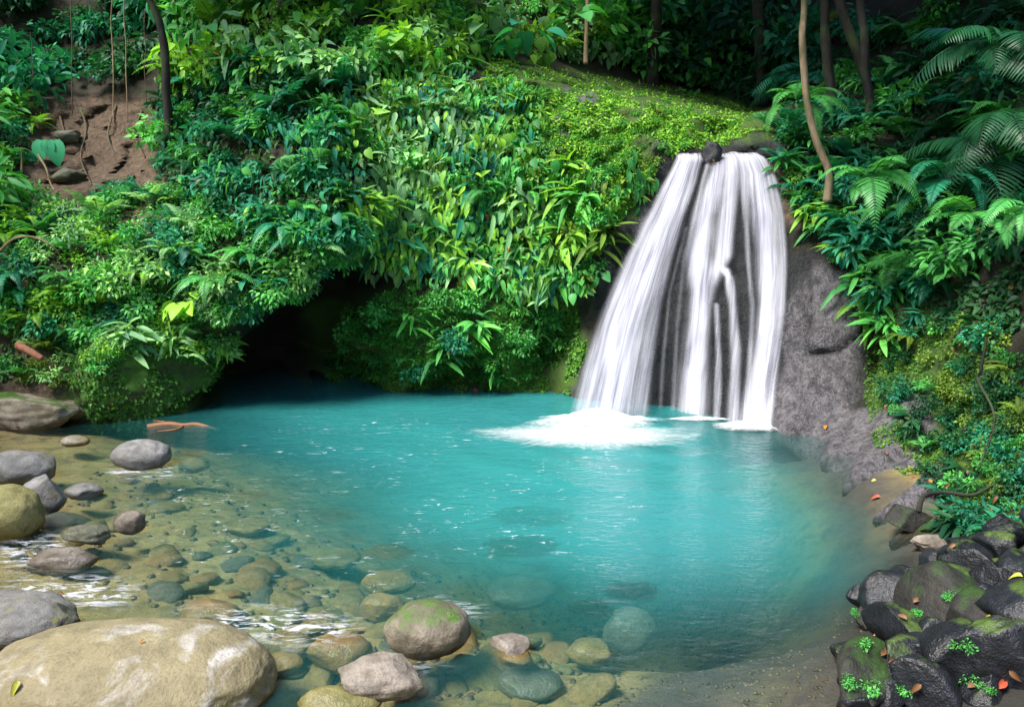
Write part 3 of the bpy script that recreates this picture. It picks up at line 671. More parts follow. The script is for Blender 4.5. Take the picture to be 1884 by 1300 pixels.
stream('stream', [(1250, 268), (1212, 340), (1168, 420), (1126, 510), (1090, 600), (1064, 690), (1044, 760)], [(1306, 268), (1294, 340), (1276, 420), (1256, 510), (1238, 600), (1224, 690), (1216, 764)],
       [[(1279, 268, 13, .95), (1255, 330, 18, .97), (1228, 400, 22, .97), (1198, 470, 26, .96), (1168, 550, 31, .95), (1140, 640, 37, .93), (1120, 765, 42, .93)],
        [(1294, 268, 6, .7), (1274, 330, 7, .5), (1250, 400, 8, .4), (1226, 480, 9, .35), (1206, 560, 11, .32), (1190, 660, 12, .32), (1178, 765, 14, .38)],
        [(1264, 268, 6, .6), (1230, 340, 9, .6), (1192, 420, 12, .5), (1154, 500, 14, .45), (1120, 590, 16, .42), (1092, 680, 18, .40), (1072, 765, 19, .42)]],
       2, 1.3, Yf=(13.0, 11.55), label='widest left strand fanning out clear of the cliff')
stream('stream', [(1292, 266), (1262, 330), (1236, 420), (1214, 520), (1204, 640), (1196, 776)], [(1396, 266), (1432, 320), (1450, 400), (1458, 500), (1452, 600), (1434, 700), (1424, 792)],
       [[(1334, 266, 10, .7), (1318, 330, 15, .75), (1296, 400, 18, .8), (1286, 470, 20, .9), (1290, 540, 17, .9), (1282, 640, 19, .92), (1271, 792, 22, .93)],
        [(1352, 266, 12, .85), (1346, 330, 15, .75), (1337, 400, 14, .7), (1330, 470, 15, .8), (1318, 496, 14, .8), (1306, 530, 10, .2), (1300, 560, 8, 0)],
        [(1320, 484, 6, .0), (1330, 494, 9, .8), (1342, 510, 7, .65), (1348, 560, 7, .5), (1353, 640, 8, .42), (1350, 792, 11, .45)],
        [(1372, 266, 16, .93), (1395, 330, 20, .88), (1406, 400, 19, .9), (1413, 480, 17, .93), (1414, 560, 16, .95), (1408, 640, 17, .97), (1398, 700, 18, .97), (1388, 795, 21, .97)],
        [(1388, 266, 7, .8), (1420, 330, 9, .6), (1436, 400, 8, .5), (1440, 480, 7, .45), (1437, 560, 8, .4), (1424, 680, 9, .45), (1412, 795, 9, .5)],
        [(1362, 266, 9, .8), (1370, 330, 8, .55), (1372, 400, 5, .3), (1377, 480, 4, .2), (1384, 560, 4, .2), (1378, 700, 5, .3), (1368, 795, 8, .5)],
        [(1304, 300, 6, .3), (1276, 400, 4, .15), (1258, 480, 3, .08), (1246, 600, 3, .08), (1236, 792, 5, .2)],
        [(1262, 420, 2, .1), (1232, 540, 2, .08), (1220, 660, 3, .12), (1212, 792, 4, .15)],
        [(1318, 560, 4, .35), (1322, 660, 5, .4), (1318, 792, 6, .45)]],
       2, 5.1, label='middle and right strands breaking over a rock shelf')
def foam_patch(px, py, rx, ry, seed, hgt, label):
    c = onz(px, py); nr, na = 40, 120
    V = np.zeros((nr, na, 3)); op = np.zeros((nr, na)); uv = np.zeros((nr, na, 2))
    for i in range(nr):
        r = i / (nr - 1)
        for j in range(na):
            a = 2 * PI * j / (na - 1)
            k = 1 + 0.22 * noise.noise(Vector((math.cos(a) * 2.3 + seed, math.sin(a) * 2.3, seed)))
            V[i, j] = (c.x + rx * r * k * math.cos(a) - wfl.x, c.y + ry * r * k * math.sin(a) - wfl.y, 0.02 + hgt * (1 - r) ** 1.6 * (0.8 + 0.5 * noise.noise(Vector((r * 8, a * 3, seed)))) - wfl.z)
            op[i, j] = (1 - r) ** 0.75; uv[i, j] = (a * 1.6, r)
    t = NT('splash_foam')
    u = t.tc('UV')
    a = t.math('ADD', t.math('MULTIPLY', t.noise(t.mapping(u, (5.5, 1.3, 1), (seed, 0, 0)), 3.0, 5, 0.7, 0.5), 0.55), t.math('MULTIPLY', t.noise(t.mapping(t.geo('Position'), (1, 1.6, 1)), 9.0, 5, 0.7, 0.6), 0.45))
    al = t.math('MULTIPLY', t.math('SUBTRACT', t.math('ADD', t.math('MULTIPLY', a, 1.5), t.math('MULTIPLY', t.attr('op'), 1.15)), 1.05), 1.35 if hgt > 0.02 else 0.9, True)
    al = t.math('MULTIPLY', al, t.ramp(t.attr('op'), [(0.0, 0.0), (0.2, 1.0)]))
    d = t.n('ShaderNodeBsdfDiffuse', {'Color': (0.88, 0.89, 0.93, 1)}).outputs[0]
    m = t.done(t.mixsh(al, t.n('ShaderNodeBsdfTransparent').outputs[0], d))
    o = obj('foam', mesh_data('foam', V.reshape(-1, 3), grid_faces(nr, na), m, uv=uv.reshape(-1, 2), attrs={'op': op.ravel()}), wf)
    o['label'] = label
foam_patch(1098, 778, 1.1, 0.5, 2.0, 0.22, 'bright white foam where the left strand lands')
foam_patch(1385, 787, 0.75, 0.30, 6.0, 0.12, 'foam at the foot of the right strand')
foam_patch(1285, 773, 0.62, 0.12, 9.0, 0.05, 'thin foam line at the foot of the middle strand')
foam_patch(1080, 800, 1.75, 0.85, 12.0, 0.0, 'broken streaks of foam drifting round the landing')

# ---------------------------------------------------------------- leaves
def leaf_tpl(ns=5, shape='ovate', fold=0.18, droop=0.25, w=0.4):
    tt = np.linspace(0, 1, ns + 1); V = []
    for t_ in tt:
        if shape == 'ovate': k = math.sin(PI * min(1, t_ ** 0.62 * 0.985 + 0.0)) ** 0.85
        elif shape == 'heart': k = math.sin(PI * (0.16 + 0.84 * t_ ** 0.9)) ** 0.9
        elif shape == 'lance': k = math.sin(PI * (0.04 + 0.95 * t_)) ** 0.75
        else: k = 1 - abs(2 * t_ - 0.8) if t_ > .4 else t_ / .4
        k = max(k, 0.02) * w * 0.5
        z = -droop * t_ * t_
        V += [(-k, t_, z + fold * k * 2), (0, t_, z), (k, t_, z + fold * k * 2)]
    Fc = []
    for i in range(ns):
        a = i * 3; Fc += [[a, a + 1, a + 4, a + 3], [a + 1, a + 2, a + 5, a + 4]]
    return np.array(V), np.array(Fc)
class Leaves:
    def __init__(s): s.V, s.F, s.A, s.n, s.pt = [], [], [], 0, False
    def add(s, tpl, pos, d, nrm, size, wk=1.0, var=None):
        d = np.asarray(d, float); d /= np.linalg.norm(d) + 1e-9
        n = np.asarray(nrm, float); n = n - d * (n @ d); n /= np.linalg.norm(n) + 1e-9
        x = np.cross(d, n)
        M = np.stack([x * size * wk, d * size, n * size], 0)
        V = tpl[0] @ M + np.asarray(pos)
        s.V.append(V); s.F.append(tpl[1] + s.n); s.n += len(V)
        s.A.append(np.full(len(V), rng.random() if var is None else var))
    def strip(s, p, q, w, var=0.2):
        p, q = np.asarray(p, float), np.asarray(q, float); d = q - p
        x = np.cross(d, (0.3, 0.2, 1.0)); x = x / (np.linalg.norm(x) + 1e-9) * w; y = np.cross(d, x); y = y / (np.linalg.norm(y) + 1e-9) * w
        k = 0.0 if s.pt else 1.0
        V = np.array([p + x * k, p + (y * .8 - x * .5) * k, p - (x * .5 + y * .8) * k, q + x * .5, q - x * .25 + y * .4, q - x * .25 - y * .4])
        s.V.append(V); s.F.append(np.array([[0, 1, 4, 3], [1, 2, 5, 4], [2, 0, 3, 5]]) + s.n); s.n += 6; s.A.append(np.full(6, var))
    def mesh(s, name, mat):
        if s.pt:
            V = np.concatenate(s.V); u, inv = np.unique(np.round(V, 5), axis=0, return_inverse=True); inv = inv.ravel()
            Fc = [[v for n_, v in enumerate(f) if v not in f[:n_]] for f in inv[np.concatenate(s.F)].tolist()]
            return mesh_data(name, u, [f for f in Fc if len(f) > 2], mat, attrs={'var': np.full(len(u), .2)})
        return mesh_data(name, np.concatenate(s.V), np.concatenate(s.F), mat, attrs={'var': np.concatenate(s.A)})
OVN = leaf_tpl(6, 'ovate', 0.2, 0.32, 0.36); OV = leaf_tpl(6, 'ovate', 0.16, 0.28, 0.52); HEART = leaf_tpl(6, 'heart', 0.15, 0.30, 0.78); LAN = leaf_tpl(7, 'lance', 0.22, 0.42, 0.20)
SMALL = leaf_tpl(3, 'ovate', 0.2, 0.2, 0.55); TINY = leaf_tpl(2, 'lance', 0.2, 0.1, 0.6); LONG = leaf_tpl(4, 'lance', 0.25, 0.25, 0.3)
def unit(): v = rng.normal(size=3); return v / np.linalg.norm(v)

def broad_wall(n, tpl, size, spread):
    L, S = Leaves(), Leaves(); S.pt = True
    for k in range(n):
        b = np.array([rng.normal() * spread * .55, -rng.uniform(0.02, .22), rng.normal() * spread * .5])
        d = np.array([rng.normal() * .35 - .15, -rng.uniform(.2, .7), -rng.uniform(.7, 1.3) if rng.random() < .88 else rng.uniform(-.2, .4)])
        nr = np.array([rng.normal() * .35, -1.0, rng.uniform(.25, .9)])
        st = b + np.array([0, -.04, .1]) ; s_ = size * rng.uniform(.65, 1.2)
        S.strip((0, .08, -.03), st, .007); L.add(tpl, st, d, nr, s_, rng.uniform(.8, 1.15))
    return L, S
def broad_ground(n, tpl, size, h):
    L, S = Leaves(), Leaves(); S.pt = True
    for k in range(n):
        a = rng.uniform(0, 6.28); e = rng.uniform(.35, 1.3); hh = h * rng.uniform(.5, 1.1)
        o = np.array([math.cos(a) * math.cos(e), math.sin(a) * math.cos(e), math.sin(e)]) * hh
        d = np.array([math.cos(a), math.sin(a), -rng.uniform(-.1, .9)])
        S.strip((0, 0, -.05), o, .009); L.add(tpl, o, d, (math.cos(a) * .4 + rng.normal() * .3, math.sin(a) * .4 + rng.normal() * .3, 1), size * rng.uniform(.7, 1.2), rng.uniform(.85, 1.1))
    return L, S
def shrub(n, tpl, size, rad, flat=.75, clumps=9, up=1.0):
    L, S = Leaves(), Leaves(); S.pt = True
    cs = [unit() * np.array([1, 1, flat]) * rad * rng.uniform(.35, .95) for _ in range(clumps)]
    for c_ in cs:
        c_[2] = abs(c_[2]) * .9 if rng.random() < .7 else c_[2] * .5
        S.strip((0, 0, -.1 * rad), c_, .014 * rad + .002)
    for k in range(n):
        c_ = cs[rng.integers(clumps)]; v = unit() * rng.random() ** .5 * rad * .42
        p = c_ + v * np.array([1, 1, .7])
        d = v / (np.linalg.norm(v) + 1e-6) + np.array([0, 0, -.35]) + rng.normal(size=3) * .45 + c_ / rad * .5
        L.add(tpl, p, d, np.array([0, -.2, up]) + rng.normal(size=3) * .45, size * rng.uniform(.6, 1.25))
    return L, S
def lance_wall(n, size):
    L, S = Leaves(), Leaves(); S.pt = True
    for k in range(n):
        a = rng.uniform(-1.5, 1.5)
        b = np.array([rng.normal() * .12, rng.uniform(-.05, .05), rng.normal() * .1])
        d = np.array([math.sin(a) * .9, -.75, rng.uniform(-.3, .9)])
        st = b + d * .06; S.strip((0, .05, 0), st, .008)
        L.add(leaf_tpl(7, 'lance', .22, rng.uniform(.35, .85), .2), st, d, (0, -.55, 1), size * rng.uniform(.7, 1.2), rng.uniform(.8, 1.3))
    return L, S
def frond(npair, plen, arch, droop, pw=.2, seedvar=.5, serr=True, sag=.25):
    L = Leaves(); ns = 5
    tp = leaf_tpl(ns, 'lance', .12, sag, pw)
    if serr:
        V = tp[0].copy(); V[3::6, 0] *= 1.3; V[5::6, 0] *= 1.3; tp = (V, tp[1])
    C = lambda s: np.array([0, s * (1 - .16 * s * s), arch * s - droop * s * s])
    prev = C(0)
    for i in range(14):
        q_ = C((i + 1) / 14); L.strip(prev, q_, .012 * (1 - .8 * i / 14) + .002, .05); prev = q_
    for i in range(npair):
        s = .13 + .85 * i / (npair - 1); c_ = C(s); tg = C(min(1, s + .02)) - C(s - .02); tg /= np.linalg.norm(tg)
        nr = np.cross((1, 0, 0), tg); prof = min(1, ((s - .05) / .22) ** .7) * max(0.05, (1 - s) / .72) ** .75
        for sd in (-1, 1):
            d = np.array([sd, 0, 0]) * .9 + tg * (.28 + .5 * s) + nr * rng.normal() * .07
            L.add(tp, c_, d, nr + np.array([sd * .15, 0, 0]), plen * min(1, prof) * rng.uniform(.9, 1.08), 1.0, var=seedvar + rng.normal() * .1)
    return L

def tree_crown(n, rad, size, seed):
    return shrub(n, OV, size, rad, .6, 26)
KINDS = {}
def reg(kind, lst, mat=LEAF):
    KINDS[kind] = [(L.mesh('foliage', mat), S.mesh('stem', STEM)) for L, S in lst]
reg('broad_wall', [broad_wall(34, OVN, .23, .34) for _ in range(3)] + [broad_wall(30, OVN, .27, .36), broad_wall(28, HEART, .18, .34), broad_wall(46, OVN, .16, .36)])
reg('broad_ground', [broad_ground(15, OV, .30, .33) for _ in range(2)] + [broad_ground(11, HEART, .26, .36) for _ in range(2)])
reg('lance_wall', [lance_wall(18, .48) for _ in range(3)])
reg('shrub_fine', [shrub(520, SMALL, .085, .5) for _ in range(4)])
reg('shrub_mid', [shrub(300, OV, .125, .55) for _ in range(4)])
reg('shrub_long', [shrub(320, LONG, .18, .55) for _ in range(3)])
reg('creeper', [shrub(240, SMALL, .075, .33, .7, 7) for _ in range(4)])
reg('forest', [shrub(420, OV, .26, 1.15, .8, 14) for _ in range(3)] + [shrub(420, LONG, .40, 1.15, .8, 14) for _ in range(2)])
reg('crown', [shrub(1900, OV, .34, 2.2, .55, 34) for _ in range(2)])
FR = {'fern': [frond(28, .19, a, d).mesh('frond', FROND) for a, d in ((.55, .55), (.75, .95), (.45, .8))],
      'fine_fern': [frond(30, .17, a, d, .16, .6).mesh('frond', FROND) for a, d in ((.7, .7), (.5, .85))],
      'palm': [frond(26, .42, a, d, .10, .4, False, .45).mesh('frond', FROND) for a, d in ((.6, .7), (.5, .95))]}

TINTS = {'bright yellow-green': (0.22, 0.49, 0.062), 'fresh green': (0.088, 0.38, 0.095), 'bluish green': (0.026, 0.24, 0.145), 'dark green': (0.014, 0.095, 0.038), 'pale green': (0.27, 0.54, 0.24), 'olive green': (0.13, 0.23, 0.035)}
def plant(kind, p, yaw, scale, tint, label, cat, group, tilt=(0, 0), parts=True):
    r = empty({'broad_wall': 'broadleaf_plant', 'broad_ground': 'broadleaf_plant', 'lance_wall': 'strap_leaf_plant', 'shrub_fine': 'shrub', 'shrub_mid': 'shrub', 'shrub_long': 'shrub', 'creeper': 'creeper', 'forest': 'bush'}[kind], p, yaw)
    r.scale = (scale,) * 3; r.rotation_euler = (tilt[0], tilt[1], yaw)
    tag(r, label, cat, group)
    f, s = random.choice(KINDS[kind])
    c = TINTS[tint]; k = random.uniform(.82, 1.2)
    a = obj('foliage', f, r); a.color = (c[0] * k, c[1] * k, c[2] * k, 1)
    b = obj('stem', s, r)
    return r
def fern(kind, p, yaw, L, n, tint, label, group, spread=3.0, up=(0.0, .6), name='fern'):
    """rosette of n fronds; spread = arc of azimuths around the outward direction"""
    r = empty(name, p, yaw); tag(r, label, 'fern' if name == 'fern' else 'palm', group)
    c = TINTS[tint]
    for k in range(n):
        o = obj('frond', random.choice(FR[kind]), r)
        az = PI + (k + .5 - n / 2) / n * spread + random.uniform(-.2, .2)
        s = L * random.uniform(.75, 1.15)
        o.scale = (s, s, s); o.rotation_euler = (random.uniform(*up), random.uniform(-.3, .3), az)
        j = random.uniform(.8, 1.2); o.color = (c[0] * j, c[1] * j, c[2] * j, 1)
    return r

def samples(poly, n, tries=7):
    xs = [p[0] for p in poly]; ys = [p[1] for p in poly]; out = []
    while len(out) < n:
        best, bd = None, -1
        for _ in range(tries):
            while True:
                x, y = random.uniform(min(xs), max(xs)), random.uniform(min(ys), max(ys))
                if inpoly([x], [y], poly)[0]: break
            d = min(((x - a) ** 2 + (y - b) ** 2 for a, b in out), default=1e9)
            if d > bd: best, bd = (x, y), d
        out.append(best)
    return out
PH = {'broad_wall': ('plant with drooping oval leaves', 'plant'), 'broad_ground': ('plant with broad leaves on stalks', 'plant'), 'lance_wall': ('plant with long strap leaves', 'plant'),
      'shrub_fine': ('shrub with small leaves', 'shrub'), 'shrub_mid': ('shrub with oval leaves', 'shrub'), 'shrub_long': ('shrub with narrow leaves', 'shrub'), 'creeper': ('tuft of creeper', 'creeper'), 'forest': ('bush', 'bush')}
MR = [o for o in bpy.data.objects if o.name.startswith('mossy_rock')][0]
_mv = np.array([v.co[:] for v in MR.data.vertices]) + np.array(MR.location)
MB = BVHTree.FromPolygons(_mv.tolist(), [list(p.vertices) for p in MR.data.polygons])
def hit_rock(px, py):
    d = ray(px, py).normalized(); p, n, i, dist = MB.ray_cast(CAM, d)
    return (p, n) if p is not None else (None, None)
MAT = []
def fill(where, group, poly, mix, tints, sc=(.8, 1.2), off=.05, hit_any=hit_any, mat=False):
    for kind, n in mix.items():
        for px, py in samples(poly, n):
            p, nr = hit_any(px, py)
            if p is None: continue
            h = Vector((nr.x, nr.y, 0))
            yaw = math.atan2(h.x, -h.y) if h.length > .1 else random.uniform(-.6, .6)
            q = p + nr * off
            tint = random.choice(tints); s = random.uniform(*sc)
            if kind in FR:
                wallish = nr.z < .6
                fern('fern' if kind == 'fern' else kind, q, yaw + random.uniform(-.4, .4), s * (.85 if kind == 'fern' else .62 if kind == 'fine_fern' else 1.3), random.choice((6, 7, 8)), tint,
                     tint + ' ' + {'fern': 'fern', 'fine_fern': 'fine-cut fern', 'palm': 'palm-like fern'}[kind] + ' ' + where, group, spread=3.6 if wallish else 6.0, up=(-.15, .55) if wallish else (.1, .7))
            else:
                if mat and kind == 'creeper':
                    MAT.append((q, yaw + random.uniform(0, 6.28), s)); continue
                ph, cat = PH[kind]
                plant(kind, q, yaw + random.uniform(-.35, .35) + (random.uniform(0, 6.28) if not kind.endswith('wall') else 0), s, tint, f'{tint} {ph} {where}', cat, group, (random.uniform(-.15, .15), random.uniform(-.25, .25)))

BY, FG, BL, DG, PG, OG = 'bright yellow-green', 'fresh green', 'bluish green', 'dark green', 'pale green', 'olive green'
fill('in the leaf curtain left of the waterfall', 'plants of the leaf curtain', [(630, 200), (800, 130), (960, 190), (1000, 300), (1040, 520), (960, 540), (800, 510), (670, 470), (630, 330)],
     {'broad_wall': 140, 'lance_wall': 28, 'fern': 24, 'fine_fern': 10, 'creeper': 60, 'shrub_fine': 14}, [FG, FG, BY, BL, PG, FG, BY, PG], (.6, 1.0))
fill('on the cliff beside the waterfall', 'plants on the cliff by the fall', [(960, 290), (1170, 330), (1130, 420), (1080, 530), (1000, 530), (960, 420)],
     {'creeper': 55, 'lance_wall': 14, 'fine_fern': 8, 'broad_wall': 8}, [FG, BY, OG, FG], (.6, 1.0))
fill('on the slope above the dark cave', 'plants on the slope above the cave', [(310, 180), (480, 100), (640, 150), (650, 460), (450, 400), (310, 330)],
     {'fern': 24, 'shrub_mid': 30, 'shrub_long': 16, 'broad_wall': 18}, [BL, BL, DG, FG], (.7, 1.1))
fill('in the bank thicket left of the cave', 'plants of the left bank thicket', [(0, 440), (100, 400), (280, 340), (400, 390), (640, 420), (630, 450), (560, 510), (420, 580), (330, 620), (160, 640), (0, 600)],
     {'fine_fern': 34, 'shrub_fine': 52, 'fern': 16, 'broad_ground': 8, 'creeper': 25}, [FG, PG, BY, FG, BL], (.65, 1.05))
fill('on the crest above the leaf curtain', 'plants along the crest', [(310, 0), (1060, 0), (1120, 120), (900, 110), (780, 130), (560, 140), (320, 150)],
     {'broad_wall': 26, 'broad_ground': 18, 'shrub_mid': 30, 'shrub_fine': 18, 'fern': 14, 'lance_wall': 10}, [FG, BY, BY, PG, FG], (.8, 1.4))
fill('in the dark hollow above the bare earth bank', 'plants of the dark hollow', [(0, 0), (300, 0), (300, 140), (160, 170), (0, 170)],
     {'shrub_mid': 11, 'shrub_long': 6, 'fern': 4, 'forest': 2}, [BL, DG, DG, BL], (.8, 1.3))
fill('beside the bare earth bank', 'plants beside the earth bank', [(0, 170), (70, 190), (60, 280), (110, 420), (0, 440)],
     {'fern': 6, 'shrub_fine': 10, 'lance_wall': 4}, [FG, BL, DG, BY], (.7, 1.0))
fill('at the foot of the bare earth bank', 'plants at the foot of the earth bank', [(60, 390), (180, 370), (260, 330), (330, 270), (340, 420), (100, 430)],
     {'fine_fern': 8, 'shrub_fine': 6, 'fern': 2}, [FG, PG, BL], (.5, .8))
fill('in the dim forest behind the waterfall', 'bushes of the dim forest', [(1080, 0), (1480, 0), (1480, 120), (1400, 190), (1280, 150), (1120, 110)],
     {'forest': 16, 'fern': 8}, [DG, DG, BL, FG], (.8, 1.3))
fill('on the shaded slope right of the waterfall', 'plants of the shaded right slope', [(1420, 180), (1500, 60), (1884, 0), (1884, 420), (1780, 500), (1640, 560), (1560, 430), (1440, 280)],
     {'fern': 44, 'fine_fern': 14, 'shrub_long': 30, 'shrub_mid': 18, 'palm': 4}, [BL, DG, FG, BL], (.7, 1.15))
fill('along the top of the bare slab', 'plants over the bare slab', [(1430, 290), (1520, 330), (1560, 430), (1640, 560), (1640, 620), (1600, 580), (1540, 460), (1460, 380)],
     {'fern': 12, 'creeper': 22, 'lance_wall': 10}, [FG, FG, BY, BL], (.55, .85))
fill('on the mossy right bank', 'plants on the mossy right bank', [(1600, 600), (1720, 560), (1884, 620), (1884, 1000), (1780, 1000), (1700, 860), (1640, 780)],
     {'creeper': 60, 'shrub_fine': 14, 'fine_fern': 9, 'lance_wall': 8}, [FG, DG, OG, DG, BL], (.4, .72))
fill('at the foot of the cliff by the pool', 'plants at the cliff foot', [(600, 700), (660, 580), (760, 530), (1000, 545), (1040, 640), (960, 700)],
     {'creeper': 100, 'lance_wall': 6, 'shrub_fine': 8, 'fine_fern': 6}, [FG, FG, BL, FG], (.5, .85), mat=True)
fill('growing over the huge mossy rock', 'plants on the mossy rock', [(165, 640), (200, 600), (300, 590), (400, 600), (415, 650), (350, 660), (250, 645), (180, 680)],
     {'creeper': 30, 'fine_fern': 6, 'shrub_fine': 4, 'lance_wall': 3}, [FG, PG, BY, FG], (.5, .85), hit_any=hit_rock)
fill('hanging over the mouth of the dark cave', 'plants over the cave mouth', [(400, 560), (560, 495), (630, 430), (640, 450), (570, 515), (410, 590)],
     {'shrub_fine': 7, 'creeper': 12, 'fine_fern': 5}, [FG, PG, BL], (.6, .9))
fill('on the mossy outcrop above the waterfall', 'tufts on the outcrop', [(900, 125), (1100, 160), (1380, 222), (1230, 290), (1150, 330), (960, 290)],
     {'creeper': 90, 'fine_fern': 6}, [BY, FG, OG, BY], (.25, .5), .0, mat=True)
fill('along the front edge of the mossy outcrop', 'plants at the outcrop edge', [(900, 150), (980, 160), (1010, 280), (1130, 340), (1200, 300), (1180, 350), (1080, 380), (960, 320)],
     {'creeper': 14, 'fine_fern': 10, 'shrub_fine': 10, 'broad_wall': 8}, [FG, FG, BY, OG], (.4, .75))
fill('sprouting on the bank by the log', 'plants by the log', [(0, 590), (150, 590), (160, 700), (90, 720), (0, 690)],
     {'creeper': 14, 'fine_fern': 5}, [FG, PG, OG], (.5, .9))

V_, F_, A_, b_ = [], [], [], 0
for q, yw, s_ in MAT:
    me = random.choice(KINDS['creeper'])[0]
    n_ = len(me.vertices); co = np.empty(n_ * 3); me.vertices.foreach_get('co', co); co = co.reshape(-1, 3)
    M = np.array(Matrix.Rotation(yw, 3, 'Z')) * s_
    vr = np.empty(n_, np.float32); me.attributes['var'].data.foreach_get('value', vr)
    fl = np.empty(len(me.polygons) * 4, np.int32); me.loops.foreach_get('vertex_index', fl)
    V_.append(co @ M.T + np.array(q)); F_.append(fl.reshape(-1, 4) + b_); A_.append(np.clip(vr + random.uniform(-.25, .2), 0, .98)); b_ += n_
o = obj('creepers', mesh_data('creepers', np.concatenate(V_), np.concatenate(F_), LEAF, attrs={'var': np.concatenate(A_)})); o.color = (.075, .30, .05, 1)
tag(o, 'mat of small creepers over the outcrop and the cliff foot', 'creepers', kind='stuff')

fill('on the slope just past the right edge', 'plants past the right edge', [(1960, -60), (2500, -60), (2450, 960), (1960, 960)], {'fern': 16, 'shrub_long': 22, 'shrub_mid': 26, 'shrub_fine': 30}, [BL, DG, DG, FG], (.55, .8))
fill('on the slope just past the left edge', 'plants past the left edge', [(-60, -60), (-520, -60), (-520, 760), (-60, 720)], {'forest': 12, 'fern': 12, 'shrub_fine': 16, 'shrub_mid': 10}, [FG, BL, PG], (.7, 1.0))
for k in range(16):
    px, py = rng.uniform(1930, 2250), rng.uniform(1060, 1300); p = onz(px, py, .3); w_ = rng.uniform(.25, .5)
    V, Fc = rock_verts(w_, w_ * .8, w_ * .6, 400 + k, .85, 4, .12)
    tag(obj('stone', mesh_data('stone', V, Fc, DARK), None, (p.x, p.y, bed_z(p.x, p.y) + w_ * .2)), 'black stone on the right shore past the picture edge', 'rock', 'rocks past the right edge')

# the large ferns that stand out on the right
for px, py, Y, L, n, tint, lab, az, tl in [
    (1600, 330, 10.6, 1.15, 6, FG, 'bright fern with two long fronds over the top of the bare slab', -.5, .1),
    (1800, 400, 8.0, .95, 7, FG, 'large bright fern with a spread of fronds against the dark right slope', -.45, .1),
    (1884, 380, 7.0, .62, 6, FG, 'bright fern cut by the right edge', -.3, .1),
    (1740, 330, 10.2, 1.1, 7, BL, 'dusky fern above the large bright fern', -.5, .2),
    (1850, 90, 9.5, 1.25, 7, DG, 'dark teal palm-like fern with drooping fingers at the top right', -.5, .2),
    (1850, 230, 8.8, 1.1, 7, DG, 'teal fern under the palm-like one at the right edge', -.4, .2),
    (1470, 190, 13.2, 1.1, 8, FG, 'light fern at the foot of the pale slender trunk', -.2, .2)]:
    fern('palm' if 'palm' in lab else 'fern', at(px, py, Y), az, L, n, tint, lab, None, 2.3, (-.5, .2), 'palm_fern' if 'palm' in lab else 'fern')
# big-leaved plant with two turquoise leaves on the earth bank
L, S = Leaves(), Leaves(); S.pt = True
for dx, sz in ((-.12, .36), (.14, .42), (.02, .3)):
    S.strip((0, 0, -.3), (dx * .8, -.05, .12), .012); L.add(HEART, (dx * .8, -.05, .12), (dx, -.3, -1), (dx, -1, .5), sz, 1, .7)
r = empty('broadleaf_plant', at(92, 272, 13.6)); tag(r, 'plant with two large turquoise leaves in front of the earth bank', 'plant')
a = obj('foliage', L.mesh('foliage', LEAF), r); a.color = (.04, .30, .20, 1); obj('stem', S.mesh('stem', STEM), r)
# aroid plants with very large leaves on the crest
def giant(px, py, Y, lab, tint, size, n=7):
    L, S = broad_ground(n, HEART, size, size * 1.3)
    r = empty('giant_leaf_plant', at(px, py, Y), random.uniform(0, 6)); tag(r, lab, 'plant')
    a = obj('foliage', L.mesh('foliage', LEAF), r); c = TINTS[tint]; a.color = (*c, 1); obj('stem', S.mesh('stem', STEM), r)
giant(960, 90, 15.0, 'giant-leaved plant with grey-green blades on the crest', BL, .42)
giant(1060, 60, 16.0, 'giant-leaved plant at the dark end of the crest', FG, .4)
giant(900, 60, 15.5, 'giant-leaved plant on the crest left of the grey-green one', PG, .36)
giant(380, 90, 14.6, 'big-leaved plant near the dark leaning trunk', FG, .32)
giant(740, 90, 14.0, 'big-leaved plant at the bright middle of the crest', BY, .34)

# ---------------------------------------------------------------- low cover nobody could count
def cover(name, label, polys, n, size, tint, lift=.015, bvh=hit_any, wk=1.0, thr=-.18):
    L = Leaves(); cnt = 0
    for poly, share in polys:
        xs = [p[0] for p in poly]; ys = [p[1] for p in poly]; m = int(n * share)
        X, Y = rng.uniform(min(xs), max(xs), m * 4), rng.uniform(min(ys), max(ys), m * 4)
        ok = np.nonzero(inpoly(X, Y, poly))[0][:m]
        for i in ok:
            px, py = X[i], Y[i]
            p, nr = bvh(px, py)
            if p is None: continue
            if noise.noise(p * 1.9) + .25 * noise.noise(p * 6) < thr: continue
            nr = np.array(nr); d = rng.normal(size=3) * .7 + np.array([0, 0, -.5]) + nr * .35
            L.add(TINY if size < .05 else SMALL, np.array(p) + nr * lift * rng.random(), d, nr + rng.normal(size=3) * .35 + np.array([0, 0, .4]), size * rng.uniform(.6, 1.4), wk)
    o = obj(name, L.mesh(name, LEAF)); o.color = (*tint, 1)
    tag(o, label, name.replace('_', ' '), kind='stuff')
cover('moss', 'moss carpet on the outcrop above the waterfall', [([(900, 105), (1100, 140), (1300, 175), (1420, 215), (1420, 262), (1250, 275), (1190, 330), (1100, 330), (960, 290), (880, 230)], .7), ([(960, 290), (1190, 320), (1130, 430), (1050, 540), (960, 420)], .4)], 52000, .055, (0.17, 0.40, 0.04), thr=-.13)
cover('moss', 'moss and tiny creepers on the cliff foot by the pool', [([(590, 715), (660, 570), (1060, 545), (1080, 640), (1050, 722)], 1)], 24000, .055, (0.075, 0.22, 0.03))
cover('moss', 'moss on the right bank', [([(1590, 570), (1720, 560), (1884, 640), (1884, 1030), (1780, 1010), (1700, 900), (1610, 840), (1590, 720)], 1)], 20000, .036, (0.075, 0.20, 0.022))
